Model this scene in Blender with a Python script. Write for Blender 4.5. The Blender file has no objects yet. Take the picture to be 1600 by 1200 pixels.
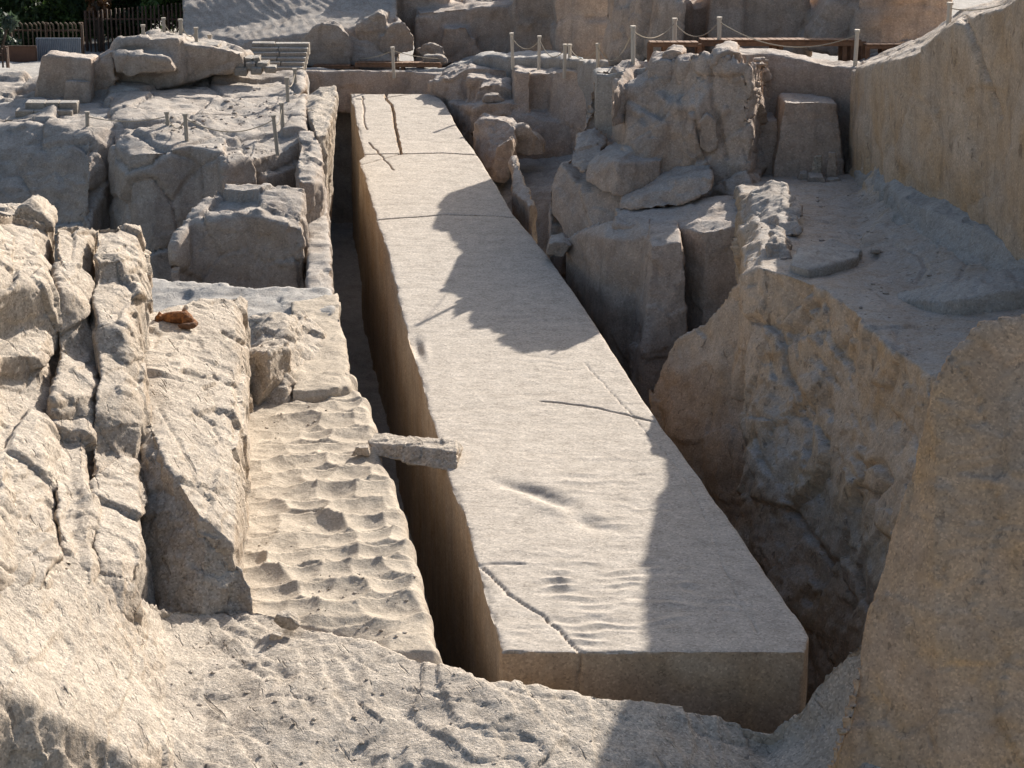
import bpy, bmesh, math, random
import numpy as np
from mathutils import Vector, Matrix

# ------------------------------------------------------------------ camera, sky, sun, exposure
SC = bpy.context.scene
H, PITCH, F = 13.7, math.radians(18.9), 3600.0
cam_d = bpy.data.cameras.new('camera'); cam = bpy.data.objects.new('camera', cam_d)
SC.collection.objects.link(cam)
cam.location = (0, 0, H); cam.rotation_euler = (math.pi / 2 - PITCH, 0, 0)
cam_d.sensor_width = 36.0; cam_d.lens = F / 1600 * 36.0
cam_d.clip_start = 0.5; cam_d.clip_end = 4000
SC.camera = cam

SUN_AZ, SUN_EL = math.radians(60.0), math.radians(26.2)      # azimuth from +X towards +Y
SUN_DIR = Vector((math.cos(SUN_AZ) * math.cos(SUN_EL), math.sin(SUN_AZ) * math.cos(SUN_EL), math.sin(SUN_EL)))
world = bpy.data.worlds.new('World'); SC.world = world; world.use_nodes = True
wn = world.node_tree.nodes; wl = world.node_tree.links
sky = wn.new('ShaderNodeTexSky'); sky.sky_type = 'NISHITA'; sky.sun_disc = False
sky.sun_elevation = SUN_EL; sky.sun_rotation = math.pi / 2 - SUN_AZ
sky.air_density = 1.0; sky.dust_density = 3.0; sky.ozone_density = 1.0
wl.new(sky.outputs[0], wn['Background'].inputs[0]); wn['Background'].inputs[1].default_value = 0.094
sun_d = bpy.data.lights.new('sun', 'SUN'); sun_d.energy = 5.0; sun_d.angle = math.radians(0.53)
sun_d.color = (1.0, 0.935, 0.85)
sun = bpy.data.objects.new('sun', sun_d); SC.collection.objects.link(sun)
sun.location = (20, 40, 40)
sun.rotation_euler = (-SUN_DIR).to_track_quat('-Z', 'Y').to_euler()
SC.view_settings.view_transform = 'Standard'; SC.view_settings.look = 'None'
SC.view_settings.exposure = 0.64; SC.view_settings.gamma = 1.0
SC.view_settings.use_curve_mapping = False

random.seed(7); RNG = np.random.default_rng(11)
COL = SC.collection

# ------------------------------------------------------------------ measuring helpers
CP, SP = math.cos(PITCH), math.sin(PITCH)
def tn(row): return math.tan(PITCH + math.atan((row - 600) / F))
def at(px, Y, z):                                   # point in the vertical sight plane of column px
    return Vector(((px - 800) / F * (Y * CP + (H - z) * SP), Y, z))
def Pz(px, row, z): return at(px, (H - z) / tn(row), z)
def Py(px, row, Y): return at(px, Y, H - Y * tn(row))
def prof(px, items):
    """a ground profile: items are ('Y',row,Y) / ('z',row,z) / ('w',Y,z) / (row,degrees of fall towards the viewer)"""
    out = []
    for it in items:
        if it[0] == 'Y': Y = it[2]; z = H - Y * tn(it[1])
        elif it[0] == 'z': z = it[2]; Y = (H - z) / tn(it[1])
        elif it[0] == 'w': Y, z = it[1], it[2]
        else:
            Y0, z0 = out[-1][1], out[-1][2]; T = math.tan(math.radians(it[1])); t = tn(it[0])
            Y = (H - z0 + Y0 * T) / (T + t); z = H - Y * t
        out.append(at(px, Y, z))
    return out
def loft(cols, zb):
    """solid ground under a sheet of profiles: list of convex cells that reach down to zb"""
    P = [prof(px, it) for px, it in cols]
    n = max(len(p) for p in P); cells = []
    for p in P:
        while len(p) < n: p.append(p[-1] + Vector((0, -0.02, -0.02)))
    for a, b in zip(P[:-1], P[1:]):
        for k in range(n - 1):
            q = [a[k], a[k + 1], b[k + 1], b[k]]
            m = min(v.z for v in q); z_ = min(zb, m - 0.4)
            cells.append(q + [Vector((v.x, v.y, z_)) for v in q])
    return cells
def slab(poly, Y, back=(0, 1, 0), grow=1.0):
    """block whose front outline is poly (column,row) at depth Y (one or one per corner), carried back"""
    Ys = Y if isinstance(Y, (list, tuple)) else [Y] * len(poly)
    f = [Py(p[0], p[1], y) for p, y in zip(poly, Ys)]
    c = sum(f, Vector()) / len(f); b = Vector(back)
    if c.y > 53: b.z -= .13 * b.y
    return f + [c + (v - c) * grow + b for v in f]
def prism(top, zb, spread=0.0):
    """block with a top outline of (column,row,z) and sides that fall to zb"""
    t = [Pz(*p) for p in top]; c = sum(t, Vector()) / len(t)
    return t + [Vector((c.x + (v.x - c.x) * (1 + spread), c.y + (v.y - c.y) * (1 + spread), zb)) for v in t]

# ------------------------------------------------------------------ numpy noise
def _h(ix, iy, iz, s):
    n = (ix.astype(np.int64) * 374761393 + iy.astype(np.int64) * 668265263 + iz.astype(np.int64) * 2147483647 + s * 974634777) & 0xFFFFFFFF
    n = ((n ^ (n >> 13)) * 1274126177) & 0xFFFFFFFF
    n = ((n ^ (n >> 16)) * 2246822519) & 0xFFFFFFFF
    return ((n ^ (n >> 15)) & 0xFFFFFF) / float(0xFFFFFF)
def vnoise(p, s=0):
    i = np.floor(p); f = p - i; f = f * f * f * (f * (f * 6 - 15) + 10); i = i.astype(np.int64); r = 0
    for dx in (0, 1):
        wx = f[:, 0] if dx else 1 - f[:, 0]
        for dy in (0, 1):
            wy = f[:, 1] if dy else 1 - f[:, 1]
            for dz in (0, 1):
                wz = f[:, 2] if dz else 1 - f[:, 2]
                r = r + wx * wy * wz * _h(i[:, 0] + dx, i[:, 1] + dy, i[:, 2] + dz, s)
    return r * 2 - 1
def fbm(p, size, oct=3, s=0, gain=0.5):
    p = p / size; a = 1.0; r = 0; tot = 0
    for k in range(oct):
        r = r + a * vnoise(p * (2.03 ** k) + 17.3 * k, s + k); tot += a; a *= gain
    return r / tot
def facets(p, cell, s=0):
    """broken-rock relief: every cell of a jittered lattice gets a plane of its own tilt; returns (height, edge distance)"""
    q = p / cell; b = np.floor(q - 0.5).astype(np.int64)
    d1 = np.full(len(p), 9.0); d2 = np.full(len(p), 9.0); hgt = np.zeros(len(p))
    for dx in (0, 1):
        for dy in (0, 1):
            for dz in (0, 1):
                ix, iy, iz = b[:, 0] + dx, b[:, 1] + dy, b[:, 2] + dz
                c = np.stack([ix + .2 + .6 * _h(ix, iy, iz, s + 1), iy + .2 + .6 * _h(ix, iy, iz, s + 2), iz + .2 + .6 * _h(ix, iy, iz, s + 3)], 1)
                dv = q - c; d = (dv * dv).sum(1)
                pl = dv[:, 0] * (_h(ix, iy, iz, s + 4) * 2 - 1) + dv[:, 1] * (_h(ix, iy, iz, s + 5) * 2 - 1) + dv[:, 2] * (_h(ix, iy, iz, s + 6) * 2 - 1) + (_h(ix, iy, iz, s + 7) * 2 - 1) * .5
                m = d < d1
                d2 = np.where(m, d1, np.minimum(d2, d)); hgt = np.where(m, pl, hgt); d1 = np.where(m, d, d1)
    return hgt, np.sqrt(d2) - np.sqrt(d1)
def flakes(p, direction, period, s=0, warp=1.0):
    """peeling sheets: a sawtooth of thin steps along a direction, broken up by noise"""
    d = np.array(direction, float); d /= np.linalg.norm(d)
    u = (p @ d) / period + warp * fbm(p, period * 4, 3, s) * 2.2
    saw = u - np.floor(u)
    gate = np.clip(fbm(p, period * 3.0, 2, s + 9) * 3 + .35, 0, 1)
    return (np.minimum(saw, (1 - saw) * 9) - .4) * gate

def spall(p, size, steps, s=0, sharp=.8):
    """scars of broken-off scales: noise cut into terraces with steep little edges"""
    t = fbm(p, size, 3, s) * steps; f = np.floor(t); r = np.clip((t - f - sharp) / (1 - sharp), 0, 1)
    return (f + r * r * (3 - 2 * r)) / steps

# ------------------------------------------------------------------ materials (procedural)
def nt(name):
    m = bpy.data.materials.new(name); m.use_nodes = True
    t = m.node_tree; return m, t, t.nodes['Principled BSDF']
def N(t, typ, ins=None, **kw):
    n = t.nodes.new(typ)
    for k, v in kw.items(): setattr(n, k, v)
    for k, v in (ins or {}).items():
        if hasattr(v, 'is_linked') or isinstance(v, bpy.types.NodeSocket): t.links.new(v, n.inputs[k])
        else: n.inputs[k].default_value = v
    return n
def ramp(t, fac, stops):
    r = t.nodes.new('ShaderNodeValToRGB'); t.links.new(fac, r.inputs[0])
    e = r.color_ramp.elements
    while len(e) < len(stops): e.new(0.5)
    for el, (p, c) in zip(e, stops): el.position = p; el.color = c if len(c) == 4 else (*c, 1)
    return r.outputs[0]
def mixc(t, fac, a, b, mode='MIX'):
    n = t.nodes.new('ShaderNodeMix'); n.data_type = 'RGBA'; n.blend_type = mode
    for sock, v in ((n.inputs[0], fac), (n.inputs[6], a), (n.inputs[7], b)):
        if isinstance(v, bpy.types.NodeSocket): t.links.new(v, sock)
        else: sock.default_value = v if not isinstance(v, tuple) or len(v) == 4 else (*v, 1)
    return n.outputs[2]
def g3(v): return (v, v, v, 1)
def granite(name, base, alt, ochre=0.3, ochre_col=(.36, .22, .10), dust=(.50, .47, .43), dust_amt=.5, fine=.5, streak=.5, bump=1.0, pits=.4, slit=0.0, slit_rot=(0, 0, 1.15), slit_scale=(.9, 7.5, 5.0), grey=0.0, dust_lo=.35):
    m, t, b = nt(name)
    co = N(t, 'ShaderNodeNewGeometry'); pos = co.outputs['Position']; nz = N(t, 'ShaderNodeSeparateXYZ', {0: co.outputs['Normal']}).outputs[2]
    big = N(t, 'ShaderNodeTexNoise', {'Vector': pos, 'Scale': .45, 'Detail': 5.0, 'Roughness': .6}).outputs[0]
    mid = N(t, 'ShaderNodeTexNoise', {'Vector': pos, 'Scale': 2.6, 'Detail': 6.0, 'Roughness': .65}).outputs[0]
    fin = N(t, 'ShaderNodeTexNoise', {'Vector': pos, 'Scale': 26.0, 'Detail': 4.0, 'Roughness': .75}).outputs[0]
    c = mixc(t, ramp(t, big, [(.35, g3(0)), (.65, g3(1))]), base, alt)
    # ochre iron stain on steep faces
    oc = N(t, 'ShaderNodeTexNoise', {'Vector': pos, 'Scale': .8, 'Detail': 4.0, 'Roughness': .55, 'Distortion': .6}).outputs[0]
    steep = N(t, 'ShaderNodeMapRange', {0: nz, 1: .75, 2: .25, 3: 0.0, 4: 1.0}).outputs[0]
    of = N(t, 'ShaderNodeMath', {0: ramp(t, oc, [(.42, g3(0)), (.68, g3(1))]), 1: steep}, operation='MULTIPLY').outputs[0]
    of = N(t, 'ShaderNodeMath', {0: of, 1: ochre}, operation='MULTIPLY').outputs[0]
    c = mixc(t, of, c, ochre_col)
    if grey:
        gn = N(t, 'ShaderNodeTexNoise', {'Vector': N(t, 'ShaderNodeMapping', {0: pos, 1: (31, 7, 3)}).outputs[0], 'Scale': .9, 'Detail': 5.0, 'Roughness': .6, 'Distortion': .8}).outputs[0]
        c = mixc(t, N(t, 'ShaderNodeMath', {0: ramp(t, gn, [(.50, g3(0)), (.60, g3(1))]), 1: grey}, operation='MULTIPLY').outputs[0], c, (.30, .29, .275))
    # down-running mineral streaks on steep faces
    mp = N(t, 'ShaderNodeMapping', {0: pos, 3: (5.0, 5.0, .45)}).outputs[0]
    st = N(t, 'ShaderNodeTexNoise', {'Vector': mp, 'Scale': 1.0, 'Detail': 4.0, 'Roughness': .6}).outputs[0]
    sf = N(t, 'ShaderNodeMath', {0: ramp(t, st, [(.5, g3(0)), (.75, g3(1))]), 1: steep}, operation='MULTIPLY').outputs[0]
    sf = N(t, 'ShaderNodeMath', {0: sf, 1: streak}, operation='MULTIPLY').outputs[0]
    c = mixc(t, sf, c, (.13, .105, .085))
    # settled dust on level surfaces
    up = N(t, 'ShaderNodeMapRange', {0: nz, 1: .55, 2: .95, 3: 0.0, 4: dust_amt}).outputs[0]
    uf = N(t, 'ShaderNodeMath', {0: up, 1: ramp(t, mid, [(.3, g3(dust_lo)), (.6, g3(1))])}, operation='MULTIPLY').outputs[0]
    c = mixc(t, uf, c, dust)
    # crystals: pale feldspar, dark mica
    v1 = N(t, 'ShaderNodeTexVoronoi', {'Vector': pos, 'Scale': 34.0}).outputs['Color']
    v1 = N(t, 'ShaderNodeSeparateColor', {0: v1}).outputs[0]
    c = mixc(t, fine, c, mixc(t, 1.0, c, ramp(t, v1, [(0, g3(.55)), (.25, g3(.86)), (.8, g3(1.05)), (1, g3(1.4))]), 'MULTIPLY'))
    c = mixc(t, .75, c, mixc(t, 1.0, c, ramp(t, mid, [(.25, g3(.72)), (.5, g3(1.0)), (.8, g3(1.22))]), 'MULTIPLY'))
    # small dark pits and chips
    pt = N(t, 'ShaderNodeTexNoise', {'Vector': pos, 'Scale': 9.0, 'Detail': 5.0, 'Roughness': .8}).outputs[0]
    pf = ramp(t, pt, [(.30, g3(1)), (.38, g3(0))])
    c = mixc(t, N(t, 'ShaderNodeMath', {0: pf, 1: pits}, operation='MULTIPLY').outputs[0], c, (.10, .085, .07))
    sl = None
    if slit:
        mv = N(t, 'ShaderNodeMapping', {0: N(t, 'ShaderNodeMapping', {0: pos, 2: slit_rot}).outputs[0], 3: slit_scale}).outputs[0]
        sn = N(t, 'ShaderNodeTexNoise', {'Vector': mv, 'Scale': 1.0, 'Detail': 3.0, 'Roughness': .55, 'Distortion': .35}).outputs[0]
        sl = ramp(t, sn, [(.30, g3(1)), (.36, g3(0))])
        c = mixc(t, N(t, 'ShaderNodeMath', {0: sl, 1: slit * .55}, operation='MULTIPLY').outputs[0], c, (.12, .09, .065))
    t.links.new(c, b.inputs['Base Color']); b.inputs['Roughness'].default_value = .92
    b.inputs['Specular IOR Level'].default_value = .25
    hgt = N(t, 'ShaderNodeMath', {0: mid, 1: N(t, 'ShaderNodeMath', {0: fin, 1: .45}, operation='MULTIPLY').outputs[0]}, operation='ADD').outputs[0]
    hgt = N(t, 'ShaderNodeMath', {0: hgt, 1: N(t, 'ShaderNodeMath', {0: pt, 1: .5}, operation='MULTIPLY').outputs[0]}, operation='ADD').outputs[0]
    if sl is not None: hgt = N(t, 'ShaderNodeMath', {0: hgt, 1: N(t, 'ShaderNodeMath', {0: sl, 1: -.8 * slit}, operation='MULTIPLY').outputs[0]}, operation='ADD').outputs[0]
    bp = N(t, 'ShaderNodeBump', {'Height': hgt, 'Strength': .55 * bump, 'Distance': .09})
    t.links.new(bp.outputs[0], b.inputs['Normal'])
    return m
def plain(name, c1, c2, scale=8.0, rough=.8, metal=0.0, stretch=(1, 1, 1), bump=.3, coord='Object'):
    m, t, b = nt(name)
    tc = N(t, 'ShaderNodeTexCoord').outputs[coord]
    mp = N(t, 'ShaderNodeMapping', {0: tc, 3: stretch}).outputs[0]
    n = N(t, 'ShaderNodeTexNoise', {'Vector': mp, 'Scale': scale, 'Detail': 5.0, 'Roughness': .65}).outputs[0]
    t.links.new(ramp(t, n, [(.3, c1), (.7, c2)]), b.inputs['Base Color'])
    b.inputs['Roughness'].default_value = rough; b.inputs['Metallic'].default_value = metal
    bp = N(t, 'ShaderNodeBump', {'Height': n, 'Strength': bump, 'Distance': .02}); t.links.new(bp.outputs[0], b.inputs['Normal'])
    return m

M = {}
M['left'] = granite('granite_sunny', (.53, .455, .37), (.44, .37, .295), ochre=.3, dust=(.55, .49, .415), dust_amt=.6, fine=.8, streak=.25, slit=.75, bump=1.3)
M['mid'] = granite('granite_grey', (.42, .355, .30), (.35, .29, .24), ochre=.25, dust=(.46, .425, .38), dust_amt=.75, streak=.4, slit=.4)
M['right'] = granite('granite_ochre', (.56, .435, .32), (.49, .37, .26), ochre=.6, ochre_col=(.45, .28, .13), dust=(.43, .405, .375), dust_amt=.85, streak=.3, slit=.9, slit_rot=(0, .25, 0), slit_scale=(8, 8, 1.6), grey=.15)
M['pink'] = granite('granite_pink', (.51, .405, .325), (.44, .34, .265), ochre=.3, ochre_col=(.40, .25, .15), dust=(.45, .42, .385), dust_amt=.75, streak=.35, slit=.3, slit_rot=(0, .2, 0), slit_scale=(7, 7, 1.6), grey=.2)
M['front'] = granite('granite_brown', (.56, .385, .255), (.47, .32, .205), ochre=.6, ochre_col=(.55, .32, .13), dust=(.42, .37, .32), dust_amt=.4, fine=.6, streak=.3, pits=.5, slit=.9, slit_rot=(0, .35, 0), slit_scale=(10, 10, 2.2), grey=.08, bump=.5)
M['terrace'] = granite('granite_pounded', (.48, .41, .325), (.43, .36, .28), ochre=.15, dust=(.51, .44, .35), dust_amt=.7, streak=.2, bump=.8, pits=.45)
M['floor'] = granite('granite_floor', (.39, .36, .325), (.34, .31, .275), ochre=.15, dust=(.43, .41, .38), dust_amt=.8, streak=.3, bump=.8, slit=.3)

# ------------------------------------------------------------------ object helpers
def tag(o, label=None, cat=None, group=None, kind=None):
    if label: o['label'] = label
    if cat: o['category'] = cat
    if group: o['group'] = group
    if kind: o['kind'] = kind
    return o
def link(name, me, mat=None, parent=None):
    o = bpy.data.objects.new(name, me); COL.objects.link(o)
    if mat is not None and me is not None: me.materials.append(mat)
    if parent is not None: o.parent = parent
    return o
def empty(name, loc=(0, 0, 0), rz=0.0):
    o = bpy.data.objects.new(name, None); COL.objects.link(o); o.location = loc; o.rotation_euler = (0, 0, rz); o.empty_display_size = .2
    return o
def bm_mesh(bm, name='mesh'):
    me = bpy.data.meshes.new(name); bm.to_mesh(me); bm.free(); return me
def hull_into(bm, pts):
    vs = [bm.verts.new(p) for p in pts]
    bmesh.ops.remove_doubles(bm, verts=vs, dist=1e-4)
    vs = [v for v in vs if v.is_valid]
    r = bmesh.ops.convex_hull(bm, input=vs)
    junk = [g for g in r['geom_interior'] if isinstance(g, bmesh.types.BMVert)] + [g for g in r['geom_unused'] if isinstance(g, bmesh.types.BMVert)]
    if junk: bmesh.ops.delete(bm, geom=list(set(junk)), context='VERTS')
def hulls_mesh(hulls):
    bm = bmesh.new()
    for h in hulls:
        b2 = bmesh.new(); hull_into(b2, h); bmesh.ops.recalc_face_normals(b2, faces=b2.faces[:])
        m2 = bpy.data.meshes.new('t'); b2.to_mesh(m2); b2.free(); bm.from_mesh(m2); bpy.data.meshes.remove(m2)
    return bm_mesh(bm)
def voxelize(me, vox, smooth=0):
    o = bpy.data.objects.new('tmp', me); COL.objects.link(o)
    md = o.modifiers.new('r', 'REMESH'); md.mode = 'VOXEL'; md.voxel_size = vox; md.adaptivity = 0
    if smooth:
        s = o.modifiers.new('s', 'SMOOTH'); s.iterations = smooth; s.factor = .5
    dg = bpy.context.evaluated_depsgraph_get(); dg.update()
    out = bpy.data.meshes.new_from_object(o.evaluated_get(dg))
    bpy.data.objects.remove(o); bpy.data.meshes.remove(me)
    return out
def get_co(me):
    n = len(me.vertices); a = np.empty(n * 3); me.vertices.foreach_get('co', a)
    b = np.empty(n * 3); me.vertex_normals.foreach_get('vector', b)
    return a.reshape(-1, 3), b.reshape(-1, 3)
def set_co(me, co):
    me.vertices.foreach_set('co', co.astype(np.float32).ravel()); me.update()
def shade(me, smooth=True):
    me.polygons.foreach_set('use_smooth', np.full(len(me.polygons), smooth))
def carve(lines):
    """cut cracks into a rock: each line is (list of (column,row) marks on its face, width, depth in metres)"""
    def fn(co, no):
        dep = co[:, 1] * CP + (H - co[:, 2]) * SP; k = (co[:, 1] * SP - (H - co[:, 2]) * CP) / dep
        px = 800 + F * co[:, 0] / dep; row = 600 - F * k
        wob = 3.0 * fbm(co, .3, 2, 77)
        front = (no[:, 0] * co[:, 0] + no[:, 1] * co[:, 1] + no[:, 2] * (co[:, 2] - H)) < .1
        d = np.zeros(len(co))
        for pts, wid, depth in lines:
            m = np.full(len(co), 1e9)
            for (ax, ay), (bx, by) in zip(pts[:-1], pts[1:]):
                ex, ey = bx - ax, by - ay; u = np.clip(((px - ax) * ex + (row - ay) * ey) / (ex * ex + ey * ey), 0, 1)
                m = np.minimum(m, np.hypot(px + wob - ax - u * ex, row + wob - ay - u * ey))
            d = np.maximum(d, depth * np.clip(1.2 - m / wid, 0, 1))
        return co - no * (d * front)[:, None]
    return fn
ROCKN = [0]
def rock(name, label, cat, hulls, mat, vox=.07, lump=(1.6, .10), facet=((.9, .10), (.35, .035)), rough=(.25, .02), flake=None, crack=None, spl=(.8, 5, .075), smooth=0, warp=.05, aniso=(1, 1, 1), kind=None, extra=None, group=None, zcut=None, flat=1.0):
    me = voxelize(hulls_mesh(hulls), vox, smooth)
    co, no = get_co(me); ROCKN[0] += 1; s = ROCKN[0] * 31
    d = lump[1] * fbm(co, lump[0], 2, s)
    w = co + warp * np.stack([fbm(co, .7, 2, s + 3), fbm(co, .7, 2, s + 4), fbm(co, .7, 2, s + 5)], 1)
    for k, (cell, amp) in enumerate(facet):
        h, e = facets(w * np.array(aniso), cell, s + 40 * k); d = d + amp * h
        if crack and k == 0: d = d - crack[1] * np.clip(1 - e / crack[0], 0, 1)
    d = d + rough[1] * fbm(co, rough[0], 3, s + 7)
    if spl: d = d + spl[2] * spall(co, spl[0], spl[1], s + 21)
    if flake: d = d + flake[2] * flakes(co, flake[0], flake[1], s + 13)
    if flat < 1: d = d * (flat + (1 - flat) * np.clip((.93 - no[:, 2]) / .3, 0, 1))
    co2 = co + no * d[:, None]
    if extra: co2 = extra(co2, no)
    set_co(me, co2)
    if zcut is not None:
        bm = bmesh.new(); bm.from_mesh(me); bmesh.ops.delete(bm, geom=[v for v in bm.verts if v.co.z < zcut], context='VERTS'); bm.to_mesh(me); bm.free()
    shade(me)
    o = link(name, me, mat); tag(o, label, None if kind else cat, group, kind)
    return o
# ================================================================== THE SETTING
# ground sheet to the horizon, well below the quarry rim
bm = bmesh.new(); bmesh.ops.create_grid(bm, x_segments=60, y_segments=60, size=1500)
o = link('ground', bm_mesh(bm), M['floor']); o.location = (0, 400, -5.0); tag(o, kind='structure')

# sunlit bedrock slope in the foreground
A_CRACKS = carve([([(305, 972), (360, 984), (405, 1002)], 2.6, 0.030), ([(325, 998), (375, 1034), (415, 1060)], 2.6, 0.030), ([(640, 1080), (690, 1088), (760, 1104)], 2.6, 0.045), ([(775, 1070), (830, 1086), (895, 1092)], 2.6, 0.035),
                  ([(560, 1098), (596, 1128)], 2.6, 0.040), ([(425, 1086), (490, 1093)], 2.6, 0.040), ([(925, 1088), (958, 1112), (985, 1128)], 2.6, 0.030), ([(0, 882), (50, 902), (86, 918)], 2.6, 0.035), ([(92, 850), (130, 880), (168, 914)], 2.6, 0.035),
                  ([(212, 985), (250, 1012)], 2.6, 0.030), ([(1060, 1120), (1100, 1150), (1180, 1168)], 2.6, 0.040), ([(700, 1130), (760, 1150), (850, 1160)], 2.6, 0.025), ([(330, 1120), (400, 1150), (470, 1196)], 2.6, 0.025), ([(110, 960), (170, 1020), (215, 1085)], 2.6, 0.025)])
def scarps(co, no):
    d = .05 + .26 * spall(co * np.array([1, .55, 1]), 2.4, 7, 901, .93) + .04 * spall(co * np.array([1, .6, 1]), 1.0, 6, 931, .9)
    return A_CRACKS(co + no * d[:, None], no)
def wiggle(co, no):
    q = np.stack([co[:, 1], co[:, 2] * .6, co[:, 1] * 0], 1)
    co = co.copy(); co[:, 0] += .13 * fbm(q, 1.6, 2, 555) + .05 * fbm(q, .5, 2, 556)
    return co
A = [(-120, [('z', 800, 2.75), (900, 7), (1085, 7), (1150, 68), (1330, 68)]),
     (0, [('z', 830, 2.26), (920, 8), (1085, 8), (1150, 65), (1330, 65)]),
     (90, [('z', 860, 1.80), (960, 10), (1125, 8), (1165, 62), (1330, 60)]),
     (160, [('z', 890, 1.38), (980, 12), (1155, 8), (1195, 60), (1330, 60)]),
     (212, [('z', 930, .85), (1050, 9), (1195, 5), (1228, 50), (1330, 55)]),
     (262, [('z', 948, .34), (1050, 6), (1196, 6), (1235, 40), (1330, 50)]),
     (320, [('z', 950, .13), (1050, 5), (1198, 5), (1240, 30), (1330, 50)]),
     (400, [('z', 950, .06), (1060, 4), (1200, 4), (1260, 12), (1330, 30)]),
     (560, [('z', 1000, .0), (1100, 4), (1200, 5), (1260, 10), (1330, 25)]),
     (692, [('z', 1042, .06), (1100, 4), (1200, 7), (1260, 10), (1330, 25)]),
     (770, [('z', 1066, .05), (1110, 6), (1200, 9), (1260, 10), (1330, 25)]),
     (920, [('z', 1084, -.10), (1130, 12), (1200, 9), (1260, 10), (1330, 25)]),
     (1000, [('z', 1096, -.22), (1140, 16), (1200, 9), (1260, 10), (1330, 25)]),
     (1090, [('z', 1112, -.40), (1150, 22), (1200, 4), (1260, 10), (1330, 25)]),
     (1200, [('z', 1131, -.58), (1165, 30), (1200, 4), (1260, 10), (1330, 25)]),
     (1250, [('z', 1100, -.25), (1150, 40), (1200, 10), (1260, 10), (1330, 25)]),
     (1290, [('z', 1048, .22), (1120, 50), (1200, 20), (1260, 10), (1330, 25)]),
     (1350, [('z', 990, .85), (1120, 50), (1200, 20), (1260, 10), (1330, 25)]),
     (1450, [('z', 960, 1.1), (1120, 50), (1200, 20), (1260, 10), (1330, 25)])]
rock('bedrock_slope', 'foreground slope', 'rock', loft(A, -4.7), M['left'], vox=.04, lump=(2.2, .06), zcut=-3,
     facet=((1.5, .035), (.45, .012)), spl=(1.0, 7, .07), flake=((.9, .36, .2), .42, .05), rough=(.14, .014), kind='structure', extra=scarps)

# floor of the trench round the obelisk
rock('trench_floor', 'trench', 'rock', [[Vector((x, y, z)) for x in (-9, 9) for y in (26, 68) for z in (-4.9, -4.3)]], M['floor'], vox=.16, kind='structure')

# ------------------------------------------------------------------ left near outcrop: stepped columns
C1 = [(-120, [('z', 326, 4.40), (400, 3), (455, 4), (520, 84), (534, 2), (560, 4), (600, 80), (690, 6), (760, 8), (905, 6), (960, 22)]),
      (-10, [('z', 330, 4.20), (400, 3), (452, 4), (530, 84), (545, 2), (575, 4), (600, 80), (690, 7), (760, 8), (905, 6), (960, 22)]),
      (15, [('z', 330, 4.05), (395, 3), (450, 4), (518, 84), (532, 2), (556, 4), (592, 82), (690, 8), (760, 8), (905, 6), (960, 22)]),
      (64, [('z', 340, 3.85), (400, 4), (452, 4), (514, 84), (532, 2), (556, 4), (590, 82), (690, 8), (760, 9), (905, 6), (960, 22)]),
      (86, [('z', 350, 3.60), (410, 8), (470, 8), (530, 30), (550, 20), (570, 10), (600, 20), (690, 10), (760, 9), (905, 6), (960, 22)])]
rock('rock_outcrop', 'stepped sunlit outcrop at the left edge with two blunt blocks jutting forward', 'rock', loft(C1, .0), M['left'], vox=.034, lump=(1.6, .03), smooth=0, warp=.03, aniso=(1, .6, .9),
     facet=((1.2, .13), (.42, .035)), crack=(.025, .04), spl=(.8, 4, .06), rough=(.14, .014), flake=((.75, -.4, -.35), .36, .04), extra=wiggle, group='sunlit slabs of the left outcrop')
C2 = [(89, [('z', 352, 3.70), (400, 5), (452, 6), (535, 47), (560, 4), (628, 6), (662, 78), (700, 6), (790, 8), (885, 6), (950, 22)]),
      (118, [('z', 346, 3.65), (400, 6), (465, 8), (545, 46), (570, 4), (626, 7), (660, 76), (700, 6), (790, 8), (885, 6), (950, 22)]),
      (138, [('z', 352, 3.55), (400, 8), (480, 10), (540, 42), (600, 6), (630, 10), (655, 40), (700, 8), (790, 8), (885, 6), (950, 22)]),
      (152, [('z', 356, 3.40), (420, 12), (500, 14), (560, 14), (600, 9), (640, 10), (670, 16), (720, 9), (790, 8), (885, 6), (950, 22)])]
rock('rock_slab', 'narrow upright rock rib with a tall dark front face between two joints', 'rock', loft(C2, .0), M['left'], vox=.034, lump=(1.6, .03), smooth=0, warp=.03, aniso=(1, .6, .9),
     facet=((1.2, .13), (.42, .035)), crack=(.025, .04), spl=(.8, 4, .06), rough=(.14, .014), flake=((.75, -.4, -.35), .36, .04), extra=wiggle, group='sunlit slabs of the left outcrop')
C3 = [(151, [('z', 352, 3.60), (405, 4), (436, 60), (505, 8), (540, 38), (610, 10), (640, 22), (702, 44), (845, 6), (880, 6), (960, 30)]),
      (190, [('z', 349, 3.55), (405, 4), (434, 62), (520, 9), (575, 34), (620, 10), (660, 24), (706, 46), (845, 6), (880, 6), (960, 30)]),
      (222, [('z', 352, 3.40), (405, 6), (440, 26), (540, 14), (600, 20), (650, 12), (680, 24), (708, 46), (840, 6), (880, 8), (960, 34)]),
      (233, [('z', 374, 3.10), (410, 6), (440, 18), (540, 16), (600, 16), (650, 14), (680, 24), (708, 46), (835, 6), (880, 8), (960, 34)])]
rock('rock_slab', 'broad flaking rock column with a flat sandy top left of the sleeping dog', 'rock', loft(C3, .0), M['left'], vox=.034, lump=(1.6, .03), smooth=0, warp=.03, aniso=(1, .6, .9),
     facet=((1.2, .13), (.42, .035)), crack=(.025, .04), spl=(.8, 4, .06), rough=(.14, .014), flake=((.75, -.4, -.35), .36, .04), extra=wiggle, group='sunlit slabs of the left outcrop')
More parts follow.
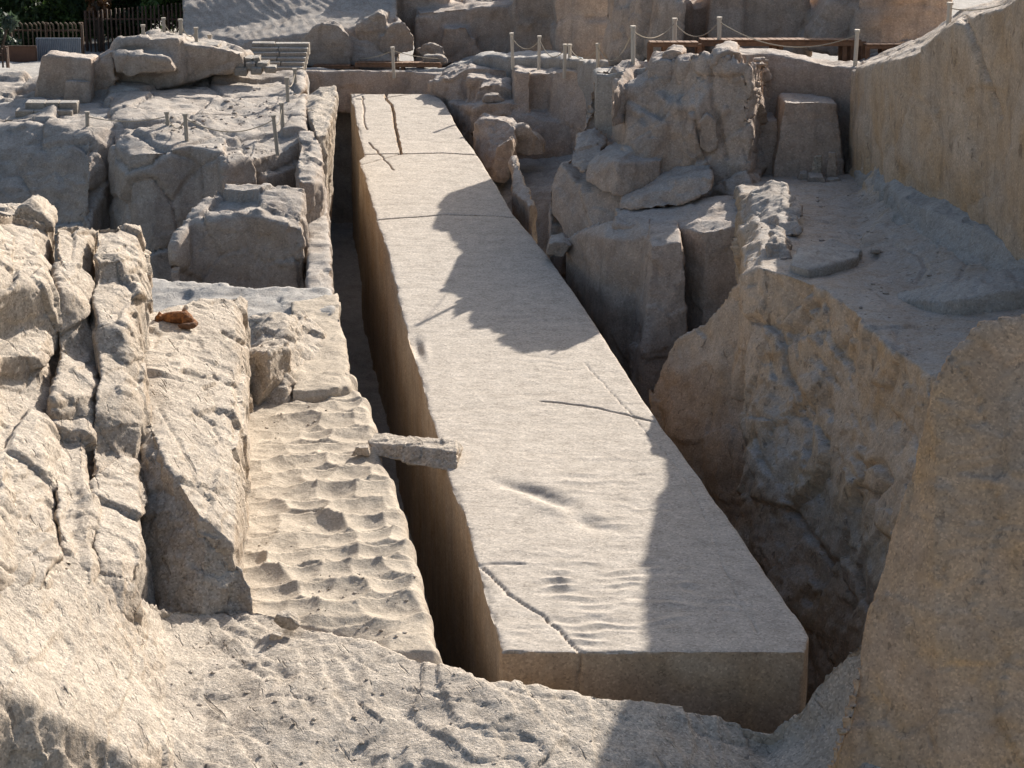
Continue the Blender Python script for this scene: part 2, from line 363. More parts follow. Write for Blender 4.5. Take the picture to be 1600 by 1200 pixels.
rock('boulder', 'pointed lump of rock on top of the outcrop at the left edge', 'boulder',
     [slab([(22, 336), (30, 322), (41, 317), (58, 330), (80, 348), (84, 362), (40, 362)], 37.4, (0, .9, 0), .7)], M['left'], vox=.05, lump=(.8, .05), facet=((.5, .06), (.2, .02)))
rock('boulder', 'low grey lump behind the stepped blocks at the left edge', 'boulder',
     [slab([(-40, 345), (-20, 328), (20, 332), (55, 345), (64, 362), (20, 372), (-40, 372)], 37.4, (0, 1.0, -.1), .8)], M['left'], vox=.05, lump=(.8, .06), facet=((.6, .06), (.2, .02)))
# dog rock
D1 = [(214, [('z', 498, 2.00), (560, 2), (622, 3), (650, 55)]),
      (258, [('z', 480, 1.95), (600, 2), (722, 3), (750, 55)]),
      (310, [('z', 467, 1.85), (620, 3), (800, 4), (830, 65)]),
      (366, [('z', 462, 1.72), (620, 4), (850, 6), (870, 65)]),
      (384, [('z', 468, 1.50), (620, 6), (830, 9), (860, 65)])]
rock('rock_slab', 'wide sunlit slab on which a brown dog sleeps', 'rock', loft(D1, -.4), M['left'], vox=.038, lump=(1.6, .04),
     smooth=0, warp=.03, facet=((1.2, .06), (.35, .03)), spl=(.7, 5, .05), flake=((.8, -.4, .1), .36, .025), rough=(.14, .014), extra=carve([([(285, 580), (330, 590), (368, 604)], 3, .06), ([(348, 518), (372, 532), (386, 540)], 3, .08), ([(300, 640), (330, 660), (345, 690)], 3, .05), ([(250, 640), (280, 690), (310, 760)], 3, .05)]), group='sunlit slabs of the left outcrop')
D2 = [(220, [('z', 640, 1.72), (700, 8), (775, 22), (860, 40), (955, 46)]),
      (262, [('z', 724, 1.60), (745, 14), (790, 34), (870, 44), (955, 48)]),
      (318, [('z', 806, 1.22), (815, 14), (835, 36), (880, 52), (958, 58)]),
      (372, [('z', 862, .72), (868, 14), (880, 40), (900, 60), (958, 66)]),
      (396, [('z', 930, .22), (935, 14), (940, 40), (945, 50), (958, 60)])]
rock('rock_buttress', 'dark triangular rock face below the dog slab', 'rock', loft(D2, -.4), M['left'], vox=.045,
     facet=((.5, .05), (.18, .025)), rough=(.12, .03))
rock('rock_block', 'squared block with a chiselled lit side between the dog slab and the trench', 'rock',
     [slab([(384, 548), (420, 553), (418, 606), (398, 636), (380, 640)], [39.4, 39.0, 38.8, 38.8, 39.4], (.3, .8, .02)),
      slab([(420, 553), (452, 545), (452, 596), (400, 636)], [39.0, 39.7, 39.7, 38.8], (-.2, .6, 0))], M['left'], vox=.035, lump=(.6, .03), facet=((.4, .03), (.15, .015)), rough=(.12, .02))
rock('rock_ledge', 'rough broken ledge of flat slabs above the rippled terrace', 'rock',
     loft([(380, [('z', 500, .55), (560, 3), (600, 20), (650, 50)]), (410, [('z', 500, .72), (545, 4), (600, 18), (650, 50)]),
           (445, [('z', 494, .75), (520, 4), (590, 12), (655, 40)]), (470, [('z', 486, .60), (530, 8), (600, 14), (620, 40)]),
           (500, [('z', 520, .30), (560, 8), (600, 8), (615, 40)])], -1), M['left'], vox=.04, facet=((.45, .07), (.2, .03)), rough=(.12, .02))
rock('rock_ledge', 'smooth pale slab in half shadow right beside the trench', 'rock',
     loft([(455, [('z', 470, .38), (520, 2), (608, 2), (625, 50)]), (500, [('z', 462, .36), (520, 2), (606, 2), (622, 50)]),
           (528, [('z', 455, .34), (520, 2), (604, 2), (615, 50)]), (548, [('z', 590, .1), (595, 2), (603, 2), (610, 50)])], -4.7), M['terrace'], vox=.05, lump=(1, .03), facet=((.8, .02),), rough=(.1, .008))
rock('rock_ledge', 'shaded hollow floor behind the dog slab at the foot of the far blocks', 'rock',
     loft([(150, [('z', 430, .15), (520, 4), (560, 30)]), (300, [('z', 440, .15), (500, 4), (560, 20)]), (400, [('z', 448, .3), (500, 3), (560, 3)]), (520, [('z', 448, .34), (500, 2), (560, 3)])], -4.7), M['floor'], vox=.07, facet=((.8, .05), (.3, .02)))

# ------------------------------------------------------------------ far left blocks
E1 = [(-160, [('w', 60, 1.7), ('z', 200, 1.6), (240, 24), (300, 36), (360, 55), (480, 75)]),
      (0, [('w', 60, 1.7), ('z', 196, 1.65), (240, 24), (300, 38), (360, 60), (480, 75)]),
      (70, [('w', 60, 1.75), ('z', 200, 1.7), (240, 26), (290, 40), (360, 60), (480, 75)]),
      (140, [('w', 60, 1.75), ('z', 212, 1.7), (230, 20), (280, 42), (360, 62), (480, 75)]),
      (182, [('w', 60, 1.75), ('z', 190, 1.75), (225, 25), (270, 50), (360, 66), (480, 75)]),
      (204, [('w', 60, 1.75), ('z', 235, 1.4), (260, 40), (300, 60), (360, 70), (480, 75)])]
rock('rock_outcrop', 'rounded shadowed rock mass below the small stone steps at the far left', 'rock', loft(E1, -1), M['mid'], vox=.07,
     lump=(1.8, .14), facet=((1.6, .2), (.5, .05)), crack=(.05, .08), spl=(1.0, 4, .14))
E2 = [(172, [('w', 60, 1.9), ('z', 150, 1.85), (200, 3), (228, 10), (300, 76), (470, 80)]),
      (200, [('w', 60, 1.9), ('z', 146, 1.9), (200, 1), (240, 8), (350, 76), (480, 80)]),
      (240, [('w', 60, 1.9), ('z', 142, 1.9), (200, 1), (236, 4), (345, 76), (480, 75)]),
      (300, [('w', 60, 1.85), ('z', 142, 1.85), (200, 1), (228, 2), (310, 74), (480, 72)]),
      (346, [('w', 60, 1.85), ('z', 140, 1.8), (200, 1), (240, 2), (285, 74), (480, 74)]),
      (350, [('w', 60, 1.85), ('z', 140, 1.8), (200, 1), (262, 6), (282, 70), (480, 80)]),
      (440, [('w', 60, 1.85), ('z', 140, 1.8), (190, 1), (236, 9), (286, 70), (480, 82)]),
      (475, [('w', 60, 1.85), ('z', 138, 1.85), (180, 1), (215, 6), (290, 74), (480, 82)])]
rock('rock_platform', 'broad sunlit rock platform with rope posts left of the obelisk tip', 'rock', loft(E2, -1), M['mid'], vox=.06,
     lump=(1.8, .08), facet=((1.9, .13), (.6, .035)), crack=(.045, .10), spl=(.9, 4, .07))
E3 = [(258, [('z', 430, .25), (440, 20), (455, 62), (475, 75)]), (272, [('z', 372, .65), (385, 24), (420, 62), (475, 75)]), (300, [('z', 326, 1.0), (350, 20), (400, 62), (475, 75)]), (338, [('z', 292, 1.25), (345, 12), (400, 70), (475, 80)]),
      (400, [('z', 292, 1.28), (338, 9), (400, 80), (475, 82)]), (452, [('z', 295, 1.22), (352, 10), (400, 80), (475, 84)]), (473, [('z', 300, 1.15), (356, 10), (400, 80), (475, 84)])]
rock('rock_ledge', 'lower ledge with a sunlit pointed top under the rope platform', 'rock', loft(E3, -1), M['mid'], vox=.055, lump=(1.5, .16), facet=((1.1, .14), (.35, .04)), crack=(.045, .06))
E4 = [(466, [('z', 204, 1.75), (240, 8), (284, 9), (330, 82), (400, 82), (475, 84)]), (487, [('z', 202, 1.75), (240, 9), (286, 9), (330, 82), (400, 82), (475, 84)]),
      (504, [('z', 232, 1.5), (255, 12), (290, 14), (330, 82), (400, 82), (475, 84)])]
rock('rock_pillar', 'narrow stepped rock rib along the left rim of the trench', 'rock', loft(E4, -4.7), M['mid'], vox=.05, lump=(.9, .04), facet=((.6, .05), (.25, .02)))
# trench wall behind, running from the terrace to the tip
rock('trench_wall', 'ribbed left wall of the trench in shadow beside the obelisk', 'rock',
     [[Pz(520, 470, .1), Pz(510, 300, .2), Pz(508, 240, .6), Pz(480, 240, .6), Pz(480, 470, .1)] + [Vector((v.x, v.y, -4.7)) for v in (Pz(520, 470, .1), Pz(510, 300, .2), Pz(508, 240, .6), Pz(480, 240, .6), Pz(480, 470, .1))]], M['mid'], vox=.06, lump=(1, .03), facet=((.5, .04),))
# scalloped fin beside the tip
def scallops(co, no):
    w = np.clip((no[:, 0] - .2) / .5, 0, 1)
    return co + no * (w * .07 * np.abs(np.sin((co[:, 1] * 1.0 + co[:, 2] * .35 + .15 * np.sin(co[:, 2] * 4)) * 5.2)))[:, None]
rock('rock_fin', 'pale fluted rock fin beside the tip of the obelisk', 'rock',
     [[Py(472, 152, 57.2), Py(500, 134, 57.6), Py(520, 134, 57.6), Py(526, 142, 57.2), Py(520, 168, 55.4), Py(509, 211, 53.2), Py(494, 211, 53.0), Py(486, 190, 54), Py(500, 160, 56.5)] +
      [Vector((v.x - .5, v.y + .1, -4.7)) for v in (Py(472, 152, 57.2), Py(520, 134, 57.6), Py(520, 168, 55.4), Py(509, 211, 53.2), Py(490, 211, 53))]], M['left'], vox=.045, lump=(.9, .04), facet=((.6, .04),), rough=(.12, .01), extra=scallops)

# ------------------------------------------------------------------ back left: blocks, banks, ground
BG = [(-700, [('w', 110, -4.6), ('w', 71, -.3), ('w', 62, 1.2), ('w', 55, 1.4)]), (0, [('w', 110, -4.6), ('w', 71, 0), ('w', 62, 1.4), ('w', 55, 1.7)]),
      (300, [('w', 110, -4.6), ('w', 71, .2), ('w', 62, 1.5), ('w', 55, 1.8)]), (480, [('w', 110, -4.6), ('w', 72, .2), ('w', 66, .45), ('w', 58, .4)])]
rock('quarry_bench', 'bench', 'rock', loft(BG, -4.7), M['floor'], vox=.2, lump=(3, .08), facet=((1.5, .05),), kind='structure')
rock('rock_block', 'smooth squared reddish block at the far left in front of the grey metal sheet', 'rock',
     [slab([(52, 162), (60, 92), (64, 85), (104, 87), (142, 92), (146, 160)], 57.2, (0, 1.4, .03), .97)], M['pink'], vox=.06, lump=(1, .03), facet=((.9, .03),), rough=(.1, .008))
rock('rock_block', 'low smooth block standing against the reddish block', 'rock', [slab([(100, 165), (102, 126), (140, 126), (142, 165)], 56.9, (0, .8, 0))], M['pink'], vox=.06, lump=(1, .02), facet=((.5, .03),))
rock('rock_block', 'cracked rock pile between the reddish block and the big shaded rock', 'rock',
     [slab([(142, 160), (144, 96), (165, 82), (178, 78), (180, 150)], 57.6, (0, 1.2, 0))], M['pink'], vox=.06, facet=((.4, .09), (.2, .04)))
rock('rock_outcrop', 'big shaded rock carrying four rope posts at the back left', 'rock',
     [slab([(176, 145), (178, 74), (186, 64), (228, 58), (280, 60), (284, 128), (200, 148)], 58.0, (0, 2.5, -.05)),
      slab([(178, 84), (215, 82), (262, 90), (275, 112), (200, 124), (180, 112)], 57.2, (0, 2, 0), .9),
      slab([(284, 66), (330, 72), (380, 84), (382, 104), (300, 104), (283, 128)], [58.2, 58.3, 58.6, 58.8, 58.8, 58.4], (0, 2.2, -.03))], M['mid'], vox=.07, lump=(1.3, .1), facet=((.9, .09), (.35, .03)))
rock('rock_wall', 'low reddish rock wall beside the lower stone stairs', 'rock',
     [slab([(285, 146), (288, 114), (440, 113), (475, 113), (475, 150), (440, 148)], [60.6, 60.8, 62, 62.4, 62.2, 61.8], (0, 1.4, -.1))], M['pink'], vox=.07, lump=(1.5, .05), facet=((1, .04), (.4, .02)))
rock('rock_wall', 'smooth curved end wall of the quarry behind the obelisk tip', 'rock',
     [slab([(452, 175), (455, 112), (560, 110), (640, 109), (640, 180)], [66.4, 66.8, 67.4, 67.6, 67.4], (0, 1.2, -.1)), slab([(636, 180), (638, 109), (700, 112), (735, 120), (735, 190)], [67.4, 67.6, 67.3, 66.4, 66], (0, 1.2, -.1))], M['pink'], vox=.07, lump=(1.5, .05), facet=((1, .03),), spl=(.9, 4, .04))
def chisel(co, no):
    a = np.sin((co[:, 0] * .8 + co[:, 2] * 1.6 + .5 * fbm(co, 1.2, 2, 5)) * 20 ) * .5 + .5
    return co + no * (a ** 2 * .022)[:, None]
rock('rock_bank', 'long sloping bank scored with slanting chisel marks behind the stairs', 'rock',
     loft([(285, [('w', 80, 3.5), ('Y', 8, 72.0), ('Y', 50, 71.0), ('Y', 64, 70.4), ('Y', 100, 69.6)]), (400, [('w', 82, 5), ('Y', -12, 72.4), ('Y', 34, 71.0), ('Y', 62, 69.5), ('Y', 95, 69.2)]), (480, [('w', 82, 6), ('Y', -30, 73), ('Y', 22, 71.2), ('Y', 52, 69.6), ('Y', 95, 69.2)]),
           (545, [('w', 82, 7), ('Y', -60, 74), ('Y', 16, 71.4), ('Y', 44, 69.8), ('Y', 95, 69.2)]), (620, [('w', 82, 7), ('Y', -60, 74), ('Y', 10, 71.5), ('Y', 40, 70), ('Y', 95, 69.4)])], -1), M['mid'], vox=.07, lump=(2, .03), facet=((1.4, .02),), spl=None, extra=chisel)
rock('boulder', 'rounded dark boulder behind the upper stairs', 'boulder', [slab([(470, 104), (470, 62), (492, 38), (530, 36), (548, 60), (548, 106)], 69, (0, 1.5, -.2), .7)], M['mid'], vox=.07, lump=(1, .1), facet=((.7, .08), (.3, .03)))

# ------------------------------------------------------------------ back wall of great boulders behind the tip
rock('rock_wall', 'tall shaded boulder wall behind the end of the obelisk', 'rock',
     [slab([(545, 45), (545, -40), (700, -60), (702, 10), (690, 60), (560, 60)], 72.5, (.3, 3, .2)),
      slab([(648, 104), (650, 18), (700, 14), (806, 4), (808, 100)], 71.5, (0, 3, .3)),
      slab([(690, 100), (692, 44), (730, 40), (760, 102)], 71, (0, 2, 0)),
      slab([(800, 104), (802, -30), (862, -40), (868, 104)], 71, (0, 3, .2)), slab([(866, 106), (864, -20), (960, -30), (970, 106)], 68.5, (0, 4, .2))],
     M['pink'], vox=.09, lump=(2, .14), facet=((1.6, .12), (.6, .05)), crack=(.12, .06))
rock('boulder', 'large split boulder leaning in front of the shaded back wall', 'boulder',
     [slab([(555, 50), (558, 38), (590, 20), (602, 24), (604, 76), (580, 74), (560, 64)], 69.6, (.1, 1.2, .1), .9), slab([(590, 70), (604, 44), (628, 30), (648, 58), (645, 78), (618, 86), (596, 84)], 69.4, (-.2, 1.2, .12), .85)],
     M['mid'], vox=.055, lump=(.7, .06), facet=((.5, .06), (.2, .025)))
rock('boulder', 'oblong boulder lying right of the split boulder', 'boulder', [slab([(650, 78), (668, 66), (692, 72), (695, 88), (660, 90)], 69.6, (.1, .6, 0), .8)], M['mid'], vox=.05, lump=(.5, .05), facet=((.4, .05),))
rock('boulder', 'small flat boulder behind the end of the low wooden walkway', 'boulder', [slab([(660, 98), (662, 86), (690, 86), (700, 98)], 68.6, (.1, .5, 0), .8)], M['mid'], vox=.05, lump=(.5, .04), facet=((.4, .04),))
BB = [(440, [('w', 74, -.8), ('w', 68.6, .12), ('Y', 110, 67.6)]), (690, [('w', 74, -.8), ('w', 68.6, .12), ('Y', 108, 67.6)]), (760, [('w', 72, .0), ('w', 68, .8), ('Y', 86, 66)]),
      (860, [('w', 70, .4), ('w', 66, 1.2), ('Y', 90, 64.5)]), (960, [('w', 66, .8), ('w', 62, 1.6), ('Y', 96, 60)])]
rock('quarry_bench', 'bench', 'rock', loft(BB, -4.7), M['floor'], vox=.12, lump=(2, .08), facet=((.9, .07), (.4, .03)), kind='structure')

# ------------------------------------------------------------------ right of the tip: stepped rocks
rock('rock_ledge', 'layered rocks with bright rims right of the obelisk tip', 'rock',
     [slab([(668, 160), (672, 128), (700, 124), (728, 126), (732, 190), (690, 160)], [66, 66, 65.6, 65.4, 64.8, 66], (.2, 1.4, .06)),
      slab([(690, 124), (720, 112), (735, 106), (804, 108), (804, 130), (735, 132)], 65.5, (0, 1.4, .08)),
      slab([(730, 176), (732, 122), (760, 124), (800, 128), (804, 160), (740, 166)], 64.5, (0, 1.2, .05)),
      slab([(742, 162), (748, 134), (772, 130), (800, 140), (804, 158)], 63.8, (.1, .8, .03)),
      slab([(735, 210), (738, 172), (760, 160), (812, 162), (815, 200)], 62.8, (0, 1.6, .04)),
      slab([(700, 200), (700, 160), (740, 166), (738, 230)], [65, 65, 63.2, 63], (.4, 1.5, 0))],
     M['pink'], vox=.055, lump=(1, .06), facet=((.6, .06), (.25, .025)), rough=(.1, .012))
rock('boulder', 'flat oval boulder on the ledge right of the obelisk tip', 'boulder', [slab([(752, 158), (758, 150), (778, 148), (790, 156), (786, 161), (760, 161)], 63, (0, .5, .02), .8)], M['mid'], vox=.04, lump=(.5, .04), facet=((.3, .03),))
rock('rock_wall', 'upright jointed rock wall under the line of rope posts', 'rock',
     [slab([(800, 172), (804, 110), (828, 113), (828, 190)], [62.8, 63.2, 63, 62.6], (0, 2, .02)), slab([(828, 182), (829, 112), (860, 114), (858, 190)], 63.2, (0, 2, .02)),
      slab([(856, 180), (860, 112), (922, 110), (928, 180), (905, 250), (880, 220)], [62.8, 63, 62.2, 61.6, 61.4, 62.4], (0, 2.5, .02)),
      slab([(738, 280), (742, 176), (800, 172), (860, 178), (900, 200), (898, 300), (740, 320)], [62.6, 63, 62.8, 62.8, 62, 61.6, 62], (0, 2, 0))], M['pink'], vox=.06, lump=(1.4, .05), facet=((1.2, .05), (.4, .02)), rough=(.1, .01))
rock('boulder', 'big squared boulder wedged against the far right side of the obelisk', 'boulder',
     [slab([(738, 232), (740, 192), (748, 184), (790, 186), (806, 200), (798, 248), (790, 272), (765, 282)], [61, 61, 61, 60.6, 60.2, 59.6, 59.2, 59.6], (.2, 1.1, .02), .95), slab([(765, 282), (775, 230), (798, 215), (800, 250), (788, 288)], 59, (.2, 1.2, 0), .9)], M['pink'], vox=.05, lump=(.8, .06), facet=((.6, .06), (.25, .025)))
rock('boulder', 'grey boulder leaning in the corner beside the squared boulder', 'boulder',
     [slab([(796, 240), (800, 205), (815, 198), (838, 210), (850, 225), (850, 245)], 60.4, (.1, 1, 0), .9)], M['mid'], vox=.05, lump=(.8, .06), facet=((.5, .06),))
rock('quarry_bench', 'bench', 'rock', loft([(740, [('w', 63, -1.1), ('w', 58, -1.6), ('w', 52, -2.2)]), (800, [('w', 63, -1.0), ('z', 250, -1.05), ('z', 300, -1.3), ('z', 390, -2.4)]), (850, [('w', 63, -.9), ('z', 246, -.95), ('z', 300, -1.1), ('z', 400, -2.2)]), (900, [('w', 63, -.7), ('z', 240, -.8), ('z', 300, -.8), ('z', 400, -1.8)])], -4.7), M['floor'], vox=.07, lump=(1, .05), facet=((.6, .04),), kind='structure')
rock('rock_slab', 'thin upright slab leaning into the trench right of the obelisk', 'rock',
     [[Py(798, 245, 57.5), Py(806, 243, 57.6), Py(835, 318, 53), Py(826, 322, 52.6), Py(800, 300, 54.5)] + [v + Vector((.1, .1, -1.8)) for v in (Py(798, 245, 57.5), Py(806, 243, 57.6), Py(835, 318, 53), Py(826, 322, 52.6), Py(800, 300, 54.5))]], M['mid'], vox=.045, lump=(.8, .04), facet=((.5, .04),))

# ------------------------------------------------------------------ craggy outcrop
CR = [(858, [('Y', 286, 51.2), (300, 30), (330, 74), (360, 70), (390, 60), (420, 75)]),
      (876, [('Y', 258, 51.5), (285, 50), (330, 70), (360, 60), (390, 60), (420, 75)]),
      (893, [('Y', 234, 51.6), (262, 55), (300, 70), (350, 62), (390, 60), (420, 75)]),
      (912, [('Y', 190, 51.8), (215, 60), (265, 60), (320, 70), (390, 52), (420, 70)]),
      (930, [('Y', 106, 52.4), (150, 74), (230, 60), (300, 66), (370, 55), (400, 70)]),
      (955, [('Y', 100, 52.2), (150, 60), (230, 58), (300, 70), (345, 50), (400, 60)]),
      (975, [('Y', 94, 52.6), (140, 8), (220, 56), (250, 30), (312, 80), (345, 40)]),
      (1008, [('Y', 90, 52.2), (136, 10), (215, 50), (255, 60), (312, 74), (338, 40)]),
      (1050, [('Y', 92, 50.6), (142, 55), (165, 25), (215, 80), (270, 72), (330, 45)]),
      (1085, [('Y', 88, 50), (130, 60), (170, 40), (200, 80), (270, 78), (328, 42)]),
      (1120, [('Y', 84, 49.6), (130, 76), (180, 70), (240, 80), (280, 62), (322, 40)]),
      (1172, [('Y', 84, 49.2), (130, 80), (190, 80), (240, 80), (280, 55), (315, 32)]),
      (1196, [('Y', 84, 51.2), (130, 85), (190, 85), (240, 84), (280, 70), (315, 40)])]
rock('rock_outcrop', 'tall craggy outcrop with sunlit patches right of the obelisk', 'rock', loft(CR, -2.5), M['pink'], vox=.055,
     lump=(1.6, .08), facet=((1.35, .19), (.42, .06)), spl=(.9, 4, .08), extra=carve([([(912, 290), (940, 306), (978, 312), (1030, 286), (1076, 262), (1114, 238)], 4, .12), ([(1080, 170), (1096, 220), (1106, 245)], 4, .14), ([(1108, 100), (1118, 170), (1135, 245)], 4, .14)]), rough=(.15, .018), crack=(.08, .05), flake=((.7, -.1, .7), .5, .04))
rock('boulder', 'angular brown block perched on the crag near the rope posts', 'boulder', [slab([(1008, 138), (1010, 118), (1018, 96), (1040, 92), (1056, 98), (1054, 126), (1042, 136)], [50.4, 50.5, 50.6, 50.5, 50.5, 50.4, 50.3], (.1, 1.0, .03), .95)], M['pink'], vox=.045, lump=(.6, .04), facet=((.6, .05), (.2, .02)))
rock('rock_block', 'sunlit sloping shoulder of rock high on the left of the crag', 'rock', [prism([(956, 142, 3.42), (1010, 140, 3.18), (1014, 96, 3.62), (984, 91, 3.78)], 2.6, .05)], M['pink'], vox=.045, lump=(.8, .03), facet=((.7, .03), (.25, .015)), spl=(.4, 5, .03))
rock('boulder', 'rounded stone on the rim just behind the angular brown block', 'boulder', [slab([(1032, 92), (1036, 80), (1048, 76), (1066, 80), (1072, 90), (1060, 97)], 50.6, (.1, .7, 0), .85)], M['pink'], vox=.045, lump=(.6, .05), facet=((.5, .04), (.2, .02)))
rock('boulder', 'cracked boulder between the angular block and the rounded pillar on the crag', 'boulder', [slab([(1058, 124), (1060, 98), (1080, 96), (1098, 104), (1100, 132), (1080, 150), (1064, 140)], 50.1, (.1, 1.0, .05), .92)], M['pink'], vox=.045, lump=(.6, .05), facet=((.5, .06), (.2, .02)))
rock('rock_pillar', 'rounded upright pillar at the right end of the crag', 'rock', [slab([(1114, 180), (1112, 104), (1120, 84), (1140, 78), (1160, 82), (1164, 100), (1154, 176), (1130, 190)], 49.45, (.05, 1.4, .03), .92)], M['pink'], vox=.05, lump=(.7, .05), facet=((.6, .05), (.2, .02)))
rock('boulder', 'upright rounded stone in the cleft right of the crag face', 'boulder', [slab([(1094, 232), (1092, 190), (1104, 178), (1118, 190), (1122, 232), (1108, 240)], 49.05, (.05, .7, 0), .9)], M['pink'], vox=.045, lump=(.6, .05), facet=((.4, .04),))
rock('rock_block', 'dark overhanging block high on the face of the crag', 'rock', [slab([(1016, 212), (1018, 190), (1040, 168), (1076, 172), (1080, 184), (1060, 204), (1040, 214)], [50.0, 50.1, 50.1, 49.8, 49.6, 49.5, 49.6], (.1, 1.1, .25), .95)], M['pink'], vox=.045, lump=(.6, .05), facet=((.5, .07), (.2, .03)))
rock('rock_block', 'big wedge block with a pale left side at the foot of the crag', 'rock',
     [slab([(914, 282), (918, 256), (935, 240), (966, 252), (960, 305), (940, 302)], [49.4, 49.8, 50, 48.7, 48.5, 48.8], (.5, 1.2, .1)), slab([(960, 306), (964, 254), (1002, 258), (1034, 250), (1030, 282), (980, 308)], [48.5, 48.7, 48.9, 49.2, 49, 48.6], (.2, 1.6, .1))], M['pink'], vox=.042, lump=(.8, .02), facet=((.8, .03), (.25, .015)), spl=(.6, 4, .02))
rock('rock_block', 'pale rounded block on the left flank of the crag', 'rock', [slab([(888, 258), (892, 232), (920, 220), (940, 236), (924, 262), (912, 270)], [50, 50.4, 50.6, 50.2, 49.7, 49.6], (.2, 1.0, .1), .95)], M['pink'], vox=.045, lump=(.7, .04), facet=((.5, .04), (.2, .02)))
rock('rock_ledge', 'curved lower ledge under the crag facing the viewer', 'rock',
     [slab([(965, 330), (966, 314), (1000, 306), (1040, 290), (1085, 276), (1112, 276), (1112, 302), (1060, 322), (1010, 328)], [48, 48.2, 48.2, 48.1, 48, 47.9, 47.6, 47.6, 47.8], (.1, 1.3, .0))], M['pink'], vox=.05, lump=(.9, .05), facet=((.7, .06), (.25, .025)))
rock('rock_ledge', 'smooth curved buttress at the left foot of the crag', 'rock',
     [slab([(860, 330), (858, 290), (876, 256), (890, 268), (905, 292), (924, 320), (930, 380), (888, 384)], [51, 51.2, 51.4, 51, 50.3, 49.5, 48.6, 49.6], (.6, 1.2, .05)), slab([(908, 300), (940, 296), (1012, 304), (1012, 345), (930, 384)], [49.6, 49.2, 48.7, 48.0, 48.4], (0, 1.6, 0))], M['pink'], vox=.05, lump=(.9, .06), facet=((.9, .05),))

# ------------------------------------------------------------------ ledge, pillar and trench wall on the right
LG = [(884, [('Y', 372, 48.9), (378, 20), (430, 72), (640, 84)]), (905, [('Y', 362, 48.4), (372, 18), (430, 80), (640, 86)]),
      (945, [('Y', 345, 47.6), (372, 16), (440, 84), (640, 87)]), (985, [('Y', 335, 47.4), (376, 18), (450, 84), (640, 87)]),
      (1018, [('Y', 332, 47.4), (362, 4), (450, 84), (640, 87)])]
rock('trench_wall', 'smooth hewn wall of the right trench below the crag', 'rock', loft(LG, -4.7), M['pink'], vox=.06, lump=(1.5, .06), facet=((1.2, .03),), rough=(.15, .01))
LG2 = [(960, [('Y', 325, 48.2), (338, 4), (352, 10), (640, 87)]), (1050, [('Y', 318, 48), (330, 3), (356, 5), (640, 87)]), (1100, [('Y', 305, 48), (330, 3), (361, 4), (640, 87)]),
       (1150, [('Y', 300, 48), (330, 3), (352, 3), (640, 86)]), (1212, [('Y', 290, 48), (320, 2), (352, 3), (640, 86)])]
rock('rock_ledge', 'sunlit ledge with a shaded upright front below the crag', 'rock', loft(LG2, -4.7), M['pink'], vox=.06, lump=(1.3, .05), facet=((1.0, .04), (.35, .02)))
rock('rock_pillar', 'square pillar with a bright top corner jutting into the right trench', 'rock',
     [slab([(1004, 560), (1018, 384), (1064, 378), (1072, 420), (1074, 560)], [44.6, 45.4, 45.4, 45.2, 44.8], (.0, 1.2, .18)), slab([(985, 560), (1000, 364), (1018, 384), (1006, 560)], [46.4, 46.6, 45.4, 44.8], (.3, .8, .05)),
      [Pz(985, 620, -2), Pz(1075, 620, -2), Py(1004, 540, 44.7), Py(1074, 540, 44.9), Py(985, 540, 46), at(985, 47, -4.7), at(1075, 47, -4.7), at(1000, 44.6, -4.7), at(1075, 44.6, -4.7)]], M['pink'], vox=.05, lump=(1, .05), facet=((.8, .04),), rough=(.15, .01))
RB = [(1014, [('Y', 610, 42.6), (640, 60), (720, 78), (820, 80)]), (1030, [('Y', 572, 42.8), (620, 60), (720, 74), (820, 80)]), (1060, [('Y', 522, 42.9), (580, 40), (690, 60), (820, 76)]),
      (1105, [('Y', 500, 42.6), (560, 36), (680, 56), (820, 76)]), (1125, [('Y', 474, 42.4), (560, 42), (680, 54), (820, 76)]), (1146, [('Y', 436, 42.2), (540, 56), (680, 52), (820, 76)]), (1178, [('Y', 424, 41.8), (540, 58), (680, 52), (820, 74)])]
rock('boulder', 'smooth grey bulging rock in the right trench beside the obelisk', 'boulder', loft(RB, -4.7), M['right'], vox=.06, smooth=4, lump=(1.2, .12), facet=((1.2, .06),), spl=(.9, 3, .06))

